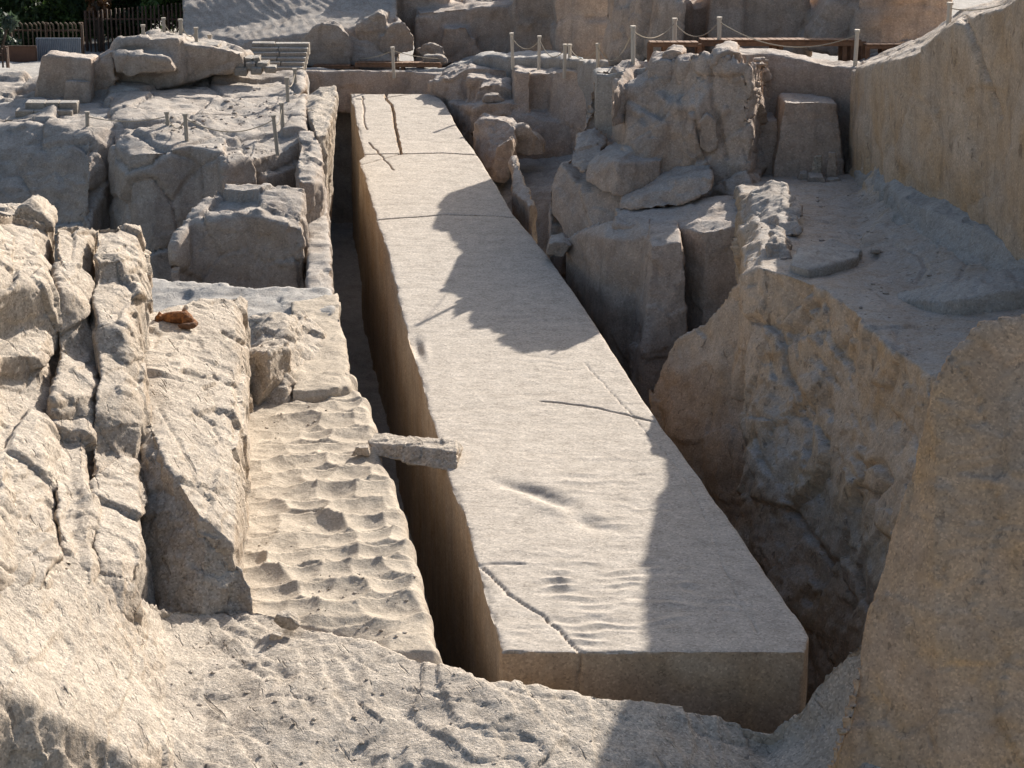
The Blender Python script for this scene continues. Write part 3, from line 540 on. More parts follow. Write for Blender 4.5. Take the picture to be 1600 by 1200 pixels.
# ------------------------------------------------------------------ right shelf and its broken face
SH = [(1160, [('w', 52, 1.25), ('z', 290, 1.75), ('z', 350, 1.75), ('z', 428, 1.9), (470, 66), (600, 46), (760, 44), (900, 60)]),
      (1188, [('w', 52, 1.25), ('z', 290, 1.75), ('z', 350, 2.1), ('z', 419, 2.15), (470, 68), (600, 46), (760, 43), (900, 60)]),
      (1235, [('w', 52, 1.25), ('z', 290, 1.75), ('z', 360, 2.15), ('z', 432, 2.15), (500, 60), (620, 44), (800, 42), (940, 60)]),
      (1290, [('w', 52, 1.25), ('z', 290, 1.75), ('z', 370, 2.1), ('z', 452, 2.15), (560, 50), (700, 42), (850, 42), (990, 60)]),
      (1340, [('w', 52, 1.35), ('z', 290, 1.8), ('z', 390, 2.1), ('z', 492, 2.15), (600, 48), (750, 42), (880, 42), (1010, 60)]),
      (1390, [('w', 49.5, 2.6), ('z', 320, 2.3), ('z', 420, 2.1), ('z', 535, 2.2), (640, 46), (780, 42), (920, 42), (1030, 60)]),
      (1440, [('w', 49.5, 2.8), ('z', 345, 2.35), ('z', 450, 2.1), ('z', 578, 2.2), (680, 50), (820, 50), (950, 52), (1050, 60)]),
      (1520, [('w', 49.5, 2.8), ('z', 380, 2.4), ('z', 470, 2.25), ('z', 600, 2.3), (700, 50), (850, 50), (980, 50), (1080, 60)]),
      (1640, [('w', 49.5, 2.8), ('z', 440, 2.5), ('z', 500, 2.4), ('z', 640, 2.4), (760, 50), (900, 50), (1000, 50), (1100, 60)]),
      (1760, [('w', 49.5, 2.8), ('z', 440, 2.5), ('z', 500, 2.4), ('z', 640, 2.4), (760, 50), (900, 50), (1000, 50), (1100, 60)])]
SH_CRACKS = carve([([(1172, 500), (1200, 506), (1222, 522), (1226, 570), (1248, 615), (1262, 662)], 5, .12), ([(1268, 640), (1263, 700), (1256, 724)], 5, .12), ([(1280, 560), (1300, 590), (1312, 606)], 4, .08), ([(1278, 478), (1255, 510), (1230, 536)], 5, .09),
                   ([(1338, 790), (1344, 745), (1340, 718)], 6, .16), ([(1344, 730), (1374, 722), (1390, 750), (1368, 778)], 6, .16), ([(1178, 680), (1190, 718), (1202, 738)], 5, .1), ([(1345, 384), (1370, 378), (1410, 385), (1440, 400), (1448, 420), (1430, 440)], 4, .05),
                   ([(1490, 390), (1510, 410), (1504, 432), (1470, 456)], 4, .04), ([(1400, 520), (1408, 560), (1420, 600)], 4, .07), ([(1300, 640), (1290, 700), (1296, 760)], 4, .07), ([(1230, 780), (1260, 830), (1300, 880)], 6, .12), ([(1330, 640), (1352, 690), (1346, 716)], 4, .07)])
rock('quarry_shelf', 'shelf', 'rock', loft(SH, -4.7), M['right'], vox=.055, lump=(1.5, .10), zcut=-4, facet=((1.3, .17), (.45, .06)), rough=(.15, .018), crack=(.05, .06), spl=(.8, 4, .15), kind='structure', flat=.22, extra=SH_CRACKS)
rock('rock_block', 'bright broken stone at the lip of the shelf beside the flat slab', 'rock', [slab([(1197, 416), (1200, 385), (1212, 372), (1225, 378), (1236, 400), (1232, 418)], [40.9, 41.2, 41.4, 41.3, 41, 40.8], (.1, .8, .05), .9)], M['mid'], vox=.035, lump=(.5, .03), facet=((.35, .05), (.15, .02)), spl=(.3, 4, .03))
rock('rock_slab', 'thin flat slab with a dark curled edge lying on the shelf', 'rock',
     [prism([(1235, 414, 2.28), (1262, 421, 2.28), (1300, 414, 2.26), (1342, 402, 2.24), (1346, 390, 2.24), (1300, 372, 2.26), (1250, 384, 2.3)], 2.0)], M['floor'], vox=.04, lump=(.8, .02), facet=((.5, .02),))
rock('rock_ledge', 'sunlit knobbly rim of the shelf above the trench', 'rock',
     [slab([(1160, 350), (1176, 322), (1206, 306), (1232, 310), (1238, 326), (1200, 336), (1184, 348)], [44.6, 44.8, 44.9, 44.8, 44.5, 44.2, 44.3], (.1, 1.1, .05)), slab([(1186, 356), (1200, 330), (1222, 320), (1250, 332), (1254, 346), (1215, 352)], [43.6, 44, 44, 43.8, 43.4, 43.2], (.1, 1, .05)), slab([(1210, 374), (1216, 346), (1250, 346), (1256, 366)], [42.5, 42.9, 42.7, 42.3], (.05, .9, -.05))], M['mid'], vox=.04, lump=(.8, .05), facet=((.6, .05), (.25, .02)), spl=(.5, 4, .05))
rock('rock_ledge', 'raised curved shelf at the right with a dark undercut front', 'rock',
     loft([(1400, [('z', 452, 2.12), (466, 5), (470, 40)]), (1450, [('z', 445, 2.4), (470, 5), (492, 78)]), (1500, [('z', 436, 2.6), (468, 6), (504, 78)]), (1560, [('z', 420, 2.75), (456, 6), (506, 78)]), (1660, [('z', 400, 2.9), (440, 6), (506, 78)])], 1.6), M['floor'], vox=.05, lump=(1, .05), facet=((.8, .04), (.3, .02)))
for i, (x0, y0, x1, y1) in enumerate([(1442, 312, 1462, 322), (1462, 318, 1494, 334), (1486, 326, 1508, 344), (1506, 332, 1530, 350), (1524, 338, 1557, 365)]):
    Yb = (H - 2.5) / tn(y1 + 6)
    rock('rock_block', ['first and smallest', 'second', 'third', 'fourth', 'last and largest'][i] + ' of the row of stone teeth at the foot of the right wall', 'rock',
         [slab([(x0, y1 + 8), (x0 + 3, y0 + 4), (x1 - 4, y0), (x1, y1 + 10)], [Yb, Yb + .1, Yb + .1, Yb], (.4, .6, .02), .9)], M['mid'], vox=.04, lump=(.4, .03), facet=((.3, .04),), group='stone teeth along the foot of the right wall')
rock('rock_ledge', 'sloping apron under the row of stone teeth', 'rock',
     loft([(1330, [('w', 51.5, 1.6), ('z', 266, 1.7), (280, 20), (300, 10)]), (1400, [('w', 47, 2.8), ('z', 306, 2.6), (340, 30), (362, 14)]), (1460, [('w', 45, 2.95), ('z', 330, 2.75), (372, 30), (398, 14)]), (1520, [('w', 43.5, 2.95), ('z', 352, 2.8), (400, 30), (424, 14)]), (1575, [('w', 42, 2.95), ('z', 384, 2.8), (428, 30), (455, 20)]), (1640, [('w', 41, 2.95), ('z', 410, 2.9), (450, 30), (470, 20)])], 1.4), M['floor'], vox=.055, lump=(.9, .06), facet=((.6, .05),))

# recess at the back of the shelf
RC = [(1150, [('w', 52.5, 3.9), ('Y', 84, 51.2), (140, 80), (275, 84)]), (1200, [('w', 52.4, 3.9), ('Y', 82, 51.6), (110, 60), (275, 85)]), (1250, [('w', 52.2, 3.8), ('Y', 90, 51.4), (110, 70), (275, 86)]),
      (1300, [('w', 52, 3.7), ('Y', 101, 51.2), (120, 80), (275, 86)]), (1345, [('w', 51.4, 3.8), ('Y', 106, 50.6), (130, 84), (280, 86)]), (1385, [('w', 49.5, 4.2), ('Y', 100, 48.2), (140, 80), (300, 86)])]
rock('rock_wall', 'hewn back wall of the recess below the long wooden walkway', 'rock', loft(RC, .5), M['pink'], vox=.06, lump=(1.4, .05), facet=((1.2, .03),), spl=(.8, 4, .05), rough=(.12, .012))
rock('quarry_bench', 'bench', 'rock', loft([(930, [('w', 60, 1.9), ('w', 51.8, 3.45)]), (1050, [('w', 60, 2.1), ('w', 51.0, 3.75)]), (1160, [('w', 60, 2.0), ('w', 52.0, 3.5)]), (1300, [('w', 60, 2.0), ('w', 52.0, 3.4)]), (1400, [('w', 60, 2.4), ('w', 49.6, 3.9)])], 1), M['floor'], vox=.1, lump=(2, .05), facet=((.8, .04),), kind='structure')
rock('rock_block', 'tall hewn block left standing in the recess', 'rock', [slab([(1205, 292), (1214, 222), (1224, 163), (1226, 158), (1282, 158), (1308, 160), (1320, 292)], [49.6, 49.8, 50, 50, 50, 50, 49.6], (0, 1.1, -.06))], M['pink'], vox=.045, lump=(1, .03), facet=((.9, .02),), rough=(.1, .01))
rock('rock_block', 'lower hewn bench block beside the tall block in the recess', 'rock', [slab([(1148, 296), (1154, 192), (1166, 188), (1216, 187), (1217, 296)], [50, 50.3, 50.3, 50.3, 50], (0, 1.2, -.06))], M['pink'], vox=.045, lump=(1, .03), facet=((.9, .03),), rough=(.1, .01))
# right wall
RW = []
for px, rim, base in ((1330, 110, 272), (1372, 102, 296), (1405, 92, 314), (1440, 76, 338), (1470, 54, 352), (1500, 34, 372), (1530, 22, 390), (1565, 10, 410), (1600, -14, 440), (1650, -60, 475), (1760, -130, 540), (1900, -190, 620)):
    Yb = (H - (1.6 if px < 1340 else 2.0 if px < 1380 else 2.3)) / tn(base); Yr = Yb + .7
    RW.append((px, [('w', Yr + 8, (H - (Yr) * tn(rim)) - 1.2), ('Y', rim, Yr), ('Y', rim + (base - rim) * .12, Yr - .18), ('Y', base + 20, Yb)]))
rock('rock_wall', 'tall smooth shaded rock wall along the right edge', 'rock', loft(RW, 1.2), M['right'], vox=.07, lump=(2, .08), facet=((1.6, .07), (.6, .02)), rough=(.2, .015), spl=(1.2, 4, .07), extra=carve([([(1506, 28), (1526, 78), (1544, 130), (1562, 180)], 5, .16), ([(1500, 190), (1498, 260), (1496, 345)], 3, .05), ([(1395, 138), (1450, 164), (1505, 184)], 4, .05), ([(1420, 200), (1424, 260), (1420, 300)], 3, .04)]))
# boulders behind the walkway on the right
rock('rock_wall', 'great pinkish boulders filling the background behind the long walkway', 'rock',
     [slab([(955, 100), (958, -20), (1060, -40), (1066, 12), (1064, 90)], [58, 58.5, 57, 56, 56], (0, 3, .3)), slab([(1060, 90), (1064, 12), (1110, 10), (1116, 88)], 58, (0, 3, .2)), slab([(1108, 90), (1112, -60), (1240, -80), (1268, 20), (1266, 90)], 57, (0, 3, .3)),
      slab([(1262, 80), (1300, 20), (1316, -30), (1340, -20), (1344, 80)], 55.5, (0, 2.5, .3)), slab([(1336, 84), (1340, -60), (1364, -60), (1366, 84)], 55, (0, 2.5, .1)), slab([(1362, 90), (1368, -50), (1500, -60), (1480, 60)], 55, (0, 2.5, .3))],
     M['pink'], vox=.08, lump=(1.8, .14), facet=((1.5, .12), (.55, .05)), crack=(.1, .06))
# near right boulder
R3 = [(1296, [('Y', 1190, 25.6), (1250, 60), (1400, 60)]), (1316, [('Y', 1120, 26.2), (1200, 52), (1400, 60)]), (1344, [('Y', 1005, 26.9), (1150, 52), (1400, 60)]), (1386, [('Y', 850, 27.4), (1050, 54), (1400, 60)]),
      (1432, [('Y', 690, 27.8), (900, 54), (1400, 60)]), (1462, [('Y', 600, 28.0), (850, 54), (1400, 60)]), (1490, [('Y', 548, 28.2), (800, 54), (1400, 60)]), (1530, [('Y', 504, 28.4), (760, 54), (1400, 60)]),
      (1600, [('Y', 494, 28.4), (740, 54), (1400, 60)]), (1720, [('Y', 480, 28.4), (740, 54), (1400, 60)])]
rock('rock_flank', 'huge brown sloping rock face in the near right corner', 'rock', loft(R3, -4.7), M['front'], vox=.05, smooth=1, lump=(1.5, .20), facet=((1.5, .07), (.5, .015)), spl=(1.0, 4, .06), rough=(.15, .010), extra=carve([([(1370, 1075), (1385, 1100), (1382, 1130)], 3, .05), ([(1475, 890), (1478, 910)], 3, .05), ([(1450, 1140), (1456, 1165)], 3, .05), ([(1490, 560), (1520, 600), (1540, 660)], 3, .05)]))
# ================================================================== THE OBELISK
OL = [(548, 146), (553, 165), (559, 195), (566, 225), (571, 243), (562, 250), (574, 287), (591, 344), (609, 400), (631, 494), (653, 569), (680, 663), (702, 744), (724, 800), (749, 884), (754, 901), (766, 945), (783, 1002), (785, 1018)]
ORR = [(690, 146), (697, 168), (719, 206), (746, 243), (773, 287), (800, 334), (856, 400), (908, 474), (962, 559), (1016, 643), (1070, 717), (1129, 800), (1171, 861), (1212, 918), (1249, 972), (1262, 994), (1256, 1018)]
def edge(pts):
    w = [Pz(p[0], p[1], 0) for p in pts]; ys = np.array([v.y for v in w])[::-1]; xs = np.array([v.x for v in w])[::-1]
    return ys, xs
M['obelisk'] = granite('granite_dressed', (.46, .36, .26), (.39, .30, .21), ochre=.5, ochre_col=(.38, .24, .12), dust=(.49, .435, .37), dust_amt=1.0, dust_lo=.88, fine=.65, streak=.3, bump=.35, pits=.08)
def obelisk():
    ly, lx = edge(OL); ry, rx = edge(ORR)
    NY, NX = 1500, 128; y0, y1 = ly[0], 66.35
    Y = y0 + (y1 - y0) * np.linspace(0, 1, NY) ** 1.12
    XL = np.interp(Y, ly, lx); XR = np.interp(Y, ry, rx)
    one = np.zeros(NY); e = np.stack([Y, one, one], 1)
    XL = XL + .035 * fbm(e, .7, 3, 3) + .003 * fbm(e, .15, 2, 6); XR = XR + .03 * fbm(e, .8, 3, 4) + .003 * fbm(e, .15, 2, 7)
    far = np.clip((Y - 64.4) / 2.0, 0, 1)
    XR = XR - far ** 2 * .55
    s = np.linspace(0, 1, NX)
    zl = np.concatenate([np.linspace(-4.6, -.5, 14), [-.35, -.22, -.13, -.07, -.03]])
    nl = len(zl)
    X = np.zeros((NY, NX + 2 * nl)); Z = np.zeros_like(X)
    X[:, nl:nl + NX] = XL[:, None] + (XR - XL)[:, None] * s[None]
    for k in range(nl):
        inset = .035 * np.exp(zl[k] / .03 if zl[k] > -.2 else -9)
        X[:, k] = XL - .02 + inset * 0 + .0 * zl[k]; Z[:, k] = zl[k]
        X[:, -1 - k] = XR + .02; Z[:, -1 - k] = zl[k]
    YY = np.repeat(Y[:, None], X.shape[1], 1)
    # ---- dressed top surface
    tx = X[:, nl:nl + NX].ravel(); ty = YY[:, nl:nl + NX].ravel(); p = np.stack([tx, ty, np.zeros_like(tx)], 1)
    h = .022 * fbm(p, 2.5, 2, 50) + .006 * fbm(p * np.array([.28, 1, 1]), .32, 3, 51) + .004 * fbm(p * np.array([.35, 1, 1]), .11, 2, 52)
    h += .004 * fbm(p, .07, 2, 53)
    def seg(pts, wid, dep):
        nonlocal h
        q = [Pz(a, b, 0) for a, b in pts]; d = np.full(len(tx), 9.0)
        wob = np.stack([fbm(p, .35, 2, 60), fbm(p, .35, 2, 61)], 1) * .035
        for a, b in zip(q[:-1], q[1:]):
            ax, ay = b.x - a.x, b.y - a.y; L = ax * ax + ay * ay
            u = np.clip(((tx + wob[:, 0] - a.x) * ax + (ty + wob[:, 1] - a.y) * ay) / L, 0, 1)
            d = np.minimum(d, np.hypot(tx + wob[:, 0] - a.x - u * ax, ty + wob[:, 1] - a.y - u * ay))
        h = h - dep * np.clip(1.25 - d / wid, 0, 1)
    seg([(606, 140), (602, 152), (611, 163), (616, 180), (619, 205), (628, 241)], .037, .12)
    seg([(571, 241), (628, 241), (690, 239), (748, 242)], .04, .06)
    seg([(566, 150), (569, 170), (568, 188), (573, 202)], .03, .04)
    seg([(577, 222), (596, 244), (616, 267)], .024, .045)
    seg([(563, 257), (590, 251), (628, 241)], .045, .04)
    seg([(588, 343), (650, 339), (694, 335), (760, 337), (806, 340)], .038, .06)
    seg([(845, 627), (876, 629), (905, 632), (940, 638), (980, 648), (1024, 658)], .03, .05)
    seg([(752, 886), (770, 902), (790, 926), (815, 943), (845, 960), (876, 990), (906, 1019)], .032, .04)
    seg([(912, 566), (990, 652), (1068, 738), (1112, 830), (1132, 890), (1160, 950), (1190, 1000)], .018, .02)
    seg([(752, 884), (775, 881), (820, 882)], .05, .025)
    seg([(606, 152), (640, 147)], .05, .05); seg([(557, 155), (568, 155)], .05, .05); seg([(575, 146), (596, 146)], .09, .07)
    def bowl(px, row, rx_, ry_, ang, dep):
        nonlocal h
        c = Pz(px, row, 0); ca, sa = math.cos(ang), math.sin(ang); dx, dy = tx - c.x, ty - c.y
        r = ((dx * ca + dy * sa) / rx_) ** 2 + ((-dx * sa + dy * ca) / ry_) ** 2
        h = h - dep * np.exp(-r * 1.5)
    bowl(652, 541, .16, .75, .12, .11); bowl(664, 548, .1, .7, .12, -.05)
    bowl(815, 762, .55, .18, -.5, .07); bowl(860, 778, .6, .22, -.85, .10); bowl(915, 815, .55, .24, -.8, .09); bowl(870, 800, .7, .2, -.8, -.05)
    # rows of pounding marks
    def ripples(px, row, rx_, ry_, per, dep, sd):
        nonlocal h
        c = Pz(px, row, 0); dx, dy = (tx - c.x) / rx_, (ty - c.y) / ry_
        m = np.clip(1.35 - np.sqrt(dx * dx + dy * dy), 0, 1); m = np.minimum(m * 2.2, 1)
        ph = (ty - c.y) / per + .9 * fbm(p, .9, 2, sd) + .16 * np.sin(tx * 7.5 + 3 * fbm(p, 1.3, 1, sd + 2))
        f = ph - np.floor(ph); w = np.clip(.45 + 1.5 * fbm(p, .55, 2, sd + 3), 0, 1.2)
        h = h + m * w * dep * (np.abs(f * 2 - 1) ** 1.4 - .5)
    ripples(965, 915, .95, .85, .36, .06, 70); ripples(900, 985, .8, .5, .33, .03, 74); ripples(960, 770, 1.0, 1.5, .42, .022, 78); ripples(850, 505, .8, 1.3, .45, .018, 82)
    ripples(780, 420, 1.2, 2.8, .5, .006, 84); ripples(800, 700, 1.3, 2.2, .5, .005, 86); ripples(870, 855, 1.4, 1.0, .45, .009, 88); ripples(850, 575, .7, .7, .4, .01, 90); ripples(1060, 930, .9, 1.1, .4, .02, 92)
    Z[:, nl:nl + NX] = h.reshape(NY, NX)
    # chipped arrises
    for k, w in ((0, .9), (1, .45), (2, .15)):
        chip = np.clip(fbm(e, .35, 3, 9) * 1.6 - .1, 0, 1) * .028; chip2 = np.clip(fbm(e, .35, 3, 10) * 1.6 - .1, 0, 1) * .028
        Z[:, nl + k] -= w * (.008 + chip); Z[:, nl + NX - 1 - k] -= w * (.008 + chip2)
    for i_, w in ((0, 1.0), (1, .6), (2, .3)):
        en = np.stack([X[i_, nl:nl + NX], np.zeros(NX), np.zeros(NX)], 1)
        Z[i_, nl:nl + NX] -= w * (.006 + .05 * np.clip(fbm(en, .4, 3, 15) * 1.6 - .1, 0, 1))
    # far end broken down
    drop = np.clip((Y - 66.0) / .35, 0, 1) ** 2 * .4
    Z[:, nl:nl + NX] -= drop[:, None] * (1 + .8 * fbm(p, .6, 2, 99).reshape(NY, NX))
    # hand-worked sides: shallow upright flutes
    for k in range(nl):
        q = np.stack([Y, np.full(NY, zl[k]), one], 1)
        fl = .035 * fbm(q * np.array([1, .12, 1]), .5, 3, 120) + .02 * fbm(q, .4, 2, 121)
        wgt = min(1, -zl[k] / .25); X[:, k] += fl * wgt; X[:, -1 - k] -= fl * wgt
    nc = X.shape[1]; idx = np.arange(NY * nc).reshape(NY, nc)
    V = np.stack([X, YY, Z], 2).reshape(-1, 3)
    q = np.stack([idx[:-1, :-1], idx[:-1, 1:], idx[1:, 1:], idx[1:, :-1]], 2).reshape(-1, 4)
    # near end face, one row of points per side level
    fv = []; lev = [[None] * NX for _ in range(nl)]
    base = len(V)
    for k in range(nl):
        for j in range(1, NX - 1):
            x = X[0, nl + j]; pz = np.array([[x, 0, zl[k]]])
            crk = abs(x - Pz(906, 1019, 0).x + .02 * math.sin(zl[k] * 9))
            stain = math.exp(-((x - Pz(1188, 1019, 0).x) / .06) ** 2) * math.exp(zl[k] / .2)
            fv.append((x, y0 - .01 + .05 * float(fbm(pz, .6, 3, 140)[0]) + (.05 * max(0, 1 - crk / .035)) + .06 * stain, zl[k])); lev[k][j] = base + len(fv) - 1
        lev[k][0] = int(idx[0, k]); lev[k][NX - 1] = int(idx[0, nc - 1 - k])
    fq = []
    top = [int(idx[0, nl + j]) for j in range(NX)]
    rows = lev + [top]
    for k in range(nl):
        for j in range(NX - 1): fq.append((rows[k][j], rows[k][j + 1], rows[k + 1][j + 1], rows[k + 1][j]))
    # far end closed
    fb = [tuple(int(i) for i in idx[-1, ::-1])]
    V = np.concatenate([V, np.array(fv)])
    me = bpy.data.meshes.new('obelisk')
    faces = [tuple(map(int, r)) for r in q] + fq + fb
    me.from_pydata(V.tolist(), [], faces); me.validate(); me.update(); shade(me)
    bm = bmesh.new(); bm.from_mesh(me); bmesh.ops.recalc_face_normals(bm, faces=bm.faces[:])
    for e_ in bm.edges:
        if len(e_.link_faces) == 2 and e_.calc_face_angle(0) > .9: e_.smooth = False
    bm.to_mesh(me); bm.free()
    o = link('obelisk', me, M['obelisk']); tag(o, 'huge cracked unfinished granite obelisk lying in its trench', 'obelisk')
    return o
obelisk()

# ================================================================== rippled terrace left of the trench (pounding marks)
def terrace():
    R = [(700, 1060), (690, 1038), (676, 980), (660, 905), (645, 850), (628, 790), (612, 745), (598, 715), (588, 670), (578, 625), (562, 608), (552, 604)]
    w = [Pz(a, b, 0) for a, b in R]; ys = np.array([v.y for v in w]); xs = np.array([v.x for v in w])
    NY, NX = 420, 150
    Y = np.linspace(ys[0], 40.6, NY); XR = np.interp(Y, ys, xs) + .04 * fbm(np.stack([Y, Y * 0, Y * 0], 1), .4, 2, 5); XL = np.full(NY, -5.6)
    s = np.linspace(0, 1, NX); X = XL[:, None] + (XR - XL)[:, None] * s; YY = np.repeat(Y[:, None], NX, 1)
    p = np.stack([X.ravel(), YY.ravel(), np.zeros(X.size)], 1)
    # cups in staggered rows, with sharp ridges between
    q = p.copy(); q[:, 0] += .16 * fbm(p, 1.1, 2, 20); q[:, 1] += .2 * fbm(p, 1.2, 2, 21) - .12 * (p[:, 0] + 3)
    u, v = q[:, 0] / .52, q[:, 1] / .66
    best = np.full(len(p), 9.0); dep = np.zeros(len(p)); iu, iv = np.floor(u).astype(np.int64), np.floor(v).astype(np.int64); z0 = iu * 0
    for du in (-1, 0, 1):
        for dv in (-1, 0, 1):
            a, b = iu + du, iv + dv
            cx = a + .5 + .5 * (b % 2) + .62 * (_h(a, b, z0, 1) - .5); cy = b + .5 + .5 * (_h(a, b, z0, 2) - .5)
            d = (u - cx) ** 2 * .8 + (v - cy) ** 2 * 1.15
            m = d < best; best = np.where(m, d, best); dep = np.where(m, .55 + .7 * _h(a, b, z0, 3), dep)
    amp = np.clip((p[:, 0] + 4.6) / 1.0, .15, 1) * np.clip((p[:, 1] - 28.9) / 1.2, .1, 1)
    h = amp * dep * .25 * (np.minimum(best, .7) - .2) + .03 * fbm(p, 1.6, 2, 22) + .016 * fbm(p, .16, 3, 23)
    # each row steps up towards the far end: short scarps that face the viewer
    f = v - np.floor(v); h += amp * .035 * (f - .5)
    rim = np.clip((.14 - (XR[:, None] - X).ravel()) / .14, 0, 1); h -= .10 * rim ** 2
    h += .05 * np.clip((p[:, 1] - 39.2) / 1.0, 0, 1)
    h -= .5 * np.clip((29.9 - p[:, 1]) / 1.2, 0, 1) * np.clip((-1.7 - p[:, 0]) / .8, 0, 1)
    h -= .35 * np.clip((28.75 - p[:, 1]) / .5, 0, 1)
    Z = h.reshape(NY, NX)
    lv = np.array([-.1, -.25, -.5, -.8, -1.2, -1.7, -2.6, -4.6]); k = len(lv)
    X2 = np.concatenate([X, np.repeat(XR[:, None], k, 1)], 1); Z2 = np.concatenate([Z, Z[:, -1:] + lv[None]], 1); Y2 = np.repeat(Y[:, None], NX + k, 1)
    for j in range(k):
        X2[:, NX + j] += .03 + .05 * np.sin(Y * 6 + .6 * j) * min(1, -lv[j])
    nc = NX + k; idx = np.arange(NY * nc).reshape(NY, nc)
    fq = np.stack([idx[:-1, :-1], idx[:-1, 1:], idx[1:, 1:], idx[1:, :-1]], 2).reshape(-1, 4)
    me = bpy.data.meshes.new('terrace'); me.from_pydata(np.stack([X2, Y2, Z2], 2).reshape(-1, 3).tolist(), [], fq.tolist()); me.update(); shade(me)
    o = link('quarry_terrace', me, M['terrace']); tag(o, kind='structure')
terrace()
# ================================================================== THINGS
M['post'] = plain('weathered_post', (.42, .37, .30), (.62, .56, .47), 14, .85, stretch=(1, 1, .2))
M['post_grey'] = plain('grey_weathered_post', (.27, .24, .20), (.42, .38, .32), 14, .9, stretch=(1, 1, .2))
M['rope'] = plain('sisal_rope', (.30, .25, .18), (.46, .40, .31), 60, .95)
M['timber'] = plain('brown_timber', (.13, .065, .032), (.24, .125, .065), 9, .75, stretch=(1, 1, 1))
M['stonework'] = granite('cut_stone', (.36, .32, .27), (.30, .26, .215), ochre=.15, dust=(.44, .42, .39), dust_amt=.7, streak=.2)
M['iron'] = plain('rusty_iron', (.05, .03, .02), (.14, .075, .045), 10, .8)
M['sheet'] = plain('grey_sheet_metal', (.22, .25, .29), (.31, .34, .38), 5, .5, .5, bump=.05)
M['rust_sheet'] = plain('rusted_sheet', (.10, .05, .03), (.17, .085, .05), 4, .8)
M['plaster'] = plain('old_plaster', (.30, .27, .22), (.40, .36, .30), 5, .9)
M['bark'] = plain('bark', (.07, .05, .035), (.14, .10, .07), 9, .95)
M['blue'] = plain('blue_plastic', (.02, .10, .17), (.03, .15, .24), 9, .5)

def box_bm(bm, c, sx, sy, sz, rot=None):
    r = bmesh.ops.create_cube(bm, size=1.0); vs = r['verts']
    bmesh.ops.scale(bm, vec=(sx, sy, sz), verts=vs)
    if rot is not None: bmesh.ops.rotate(bm, cent=(0, 0, 0), matrix=rot, verts=vs)
    bmesh.ops.translate(bm, vec=c, verts=vs); return vs
def box_obj(name, c, sx, sy, sz, mat, parent=None, bevel=.012, rz=0.0, jit=0.0):
    bm = bmesh.new(); box_bm(bm, (0, 0, 0), sx, sy, sz)
    if bevel: bmesh.ops.bevel(bm, geom=bm.edges[:], offset=bevel, segments=1, affect='EDGES')
    if jit:
        for v in bm.verts: v.co += Vector((random.uniform(-jit, jit), random.uniform(-jit, jit), random.uniform(-jit, jit)))
    o = link(name, bm_mesh(bm, name), mat, parent); o.location = c; o.rotation_euler = (0, 0, rz); return o
def tube_mesh(pts, r, n=6):
    V, Fc = [], []
    for i, p in enumerate(pts):
        d = (pts[min(i + 1, len(pts) - 1)] - pts[max(i - 1, 0)]).normalized()
        a = d.cross(Vector((0, 0, 1)));  a = a.normalized() if a.length > 1e-4 else Vector((1, 0, 0)); b = d.cross(a)
        for k in range(n):
            t = 2 * math.pi * k / n; V.append(p + (a * math.cos(t) + b * math.sin(t)) * r)
    for i in range(len(pts) - 1):
        for k in range(n): Fc.append((i * n + k, i * n + (k + 1) % n, (i + 1) * n + (k + 1) % n, (i + 1) * n + k))
    Fc += [tuple(range(n))[::-1], tuple(range((len(pts) - 1) * n, len(pts) * n))]
    me = bpy.data.meshes.new('tube'); me.from_pydata([tuple(v) for v in V], [], Fc); me.update(); shade(me); return me

# ------------------------------------------------------------------ stone bridging the trench
rock('bridge_stone', 'rough long stone laid across the left trench onto the obelisk edge', 'stone',
     [slab([(574, 690), (640, 697), (712, 706), (717, 716), (711, 738), (640, 727), (586, 713)], [36.6, 36.2, 35.85, 35.8, 35.62, 35.95, 36.35], (.08, .5, .0), .97)], M['left'], vox=.022, lump=(.5, .015), facet=((.3, .03), (.12, .012)), spl=(.25, 4, .02), rough=(.08, .008))
# small loose stones
def stone(label, poly, Y, depth, mat='mid', group=None, vox=.02):
    return rock('stone', label, 'stone', [slab(poly, Y, (0.02, depth, 0), .85)], M[mat], vox=vox, lump=(.3, .012), facet=((.18, .02), (.08, .008)), spl=(.15, 4, .01), rough=(.06, .006), group=group)
def zrow(z, row): return (H - z) / tn(row)
stone('slim pale stone set upright on a flat stone on the shelf', [(1267, 281), (1271, 244), (1284, 243), (1284, 281)], 49.15, .14, 'left')
stone('flat stone carrying the slim upright stone on the shelf', [(1262, 289), (1264, 277), (1288, 276), (1290, 289)], 48.7, .55)
stone('tapered pinkish stone standing against the tall hewn block', [(1291, 284), (1295, 238), (1306, 238), (1309, 284)], 49.2, .16, 'pink')
stone('flat dark stone left of the upright stones on the shelf', [(1246, 283), (1250, 271), (1262, 270), (1264, 283)], 49.1, .3)
stone('low slab lying in front of the tapered stone', [(1288, 290), (1291, 281), (1310, 279), (1317, 285), (1303, 290)], 48.8, .3)
stone('small flat stone lying on the bench block in the recess', [(1171, 187), (1172, 180), (1195, 179), (1196, 187)], 50.5, .3, 'stonework')
stone('round pebble alone on the shaded shelf floor', [(1358, 397), (1362, 390), (1374, 391), (1376, 398)], zrow(2.15, 397), .2)
stone('dark chip of rock at the foot of the dark triangular face', [(428, 972), (432, 960), (452, 964), (470, 978), (462, 986), (438, 984)], zrow(.06, 984), .25, 'left')
stone('small chip beside the larger chip on the sunlit slope', [(420, 1000), (424, 990), (440, 994), (441, 1002)], zrow(.05, 1001), .12, 'left')
stone('knob of stone wedged under the left end of the bridging stone', [(548, 712), (556, 700), (576, 699), (578, 713)], zrow(.02, 712), .2, 'left')
stone('rounded stone stuck in the far mouth of the right trench', [(852, 400), (858, 380), (880, 376), (893, 384), (880, 402)], 48.2, .7, 'mid', vox=.04)

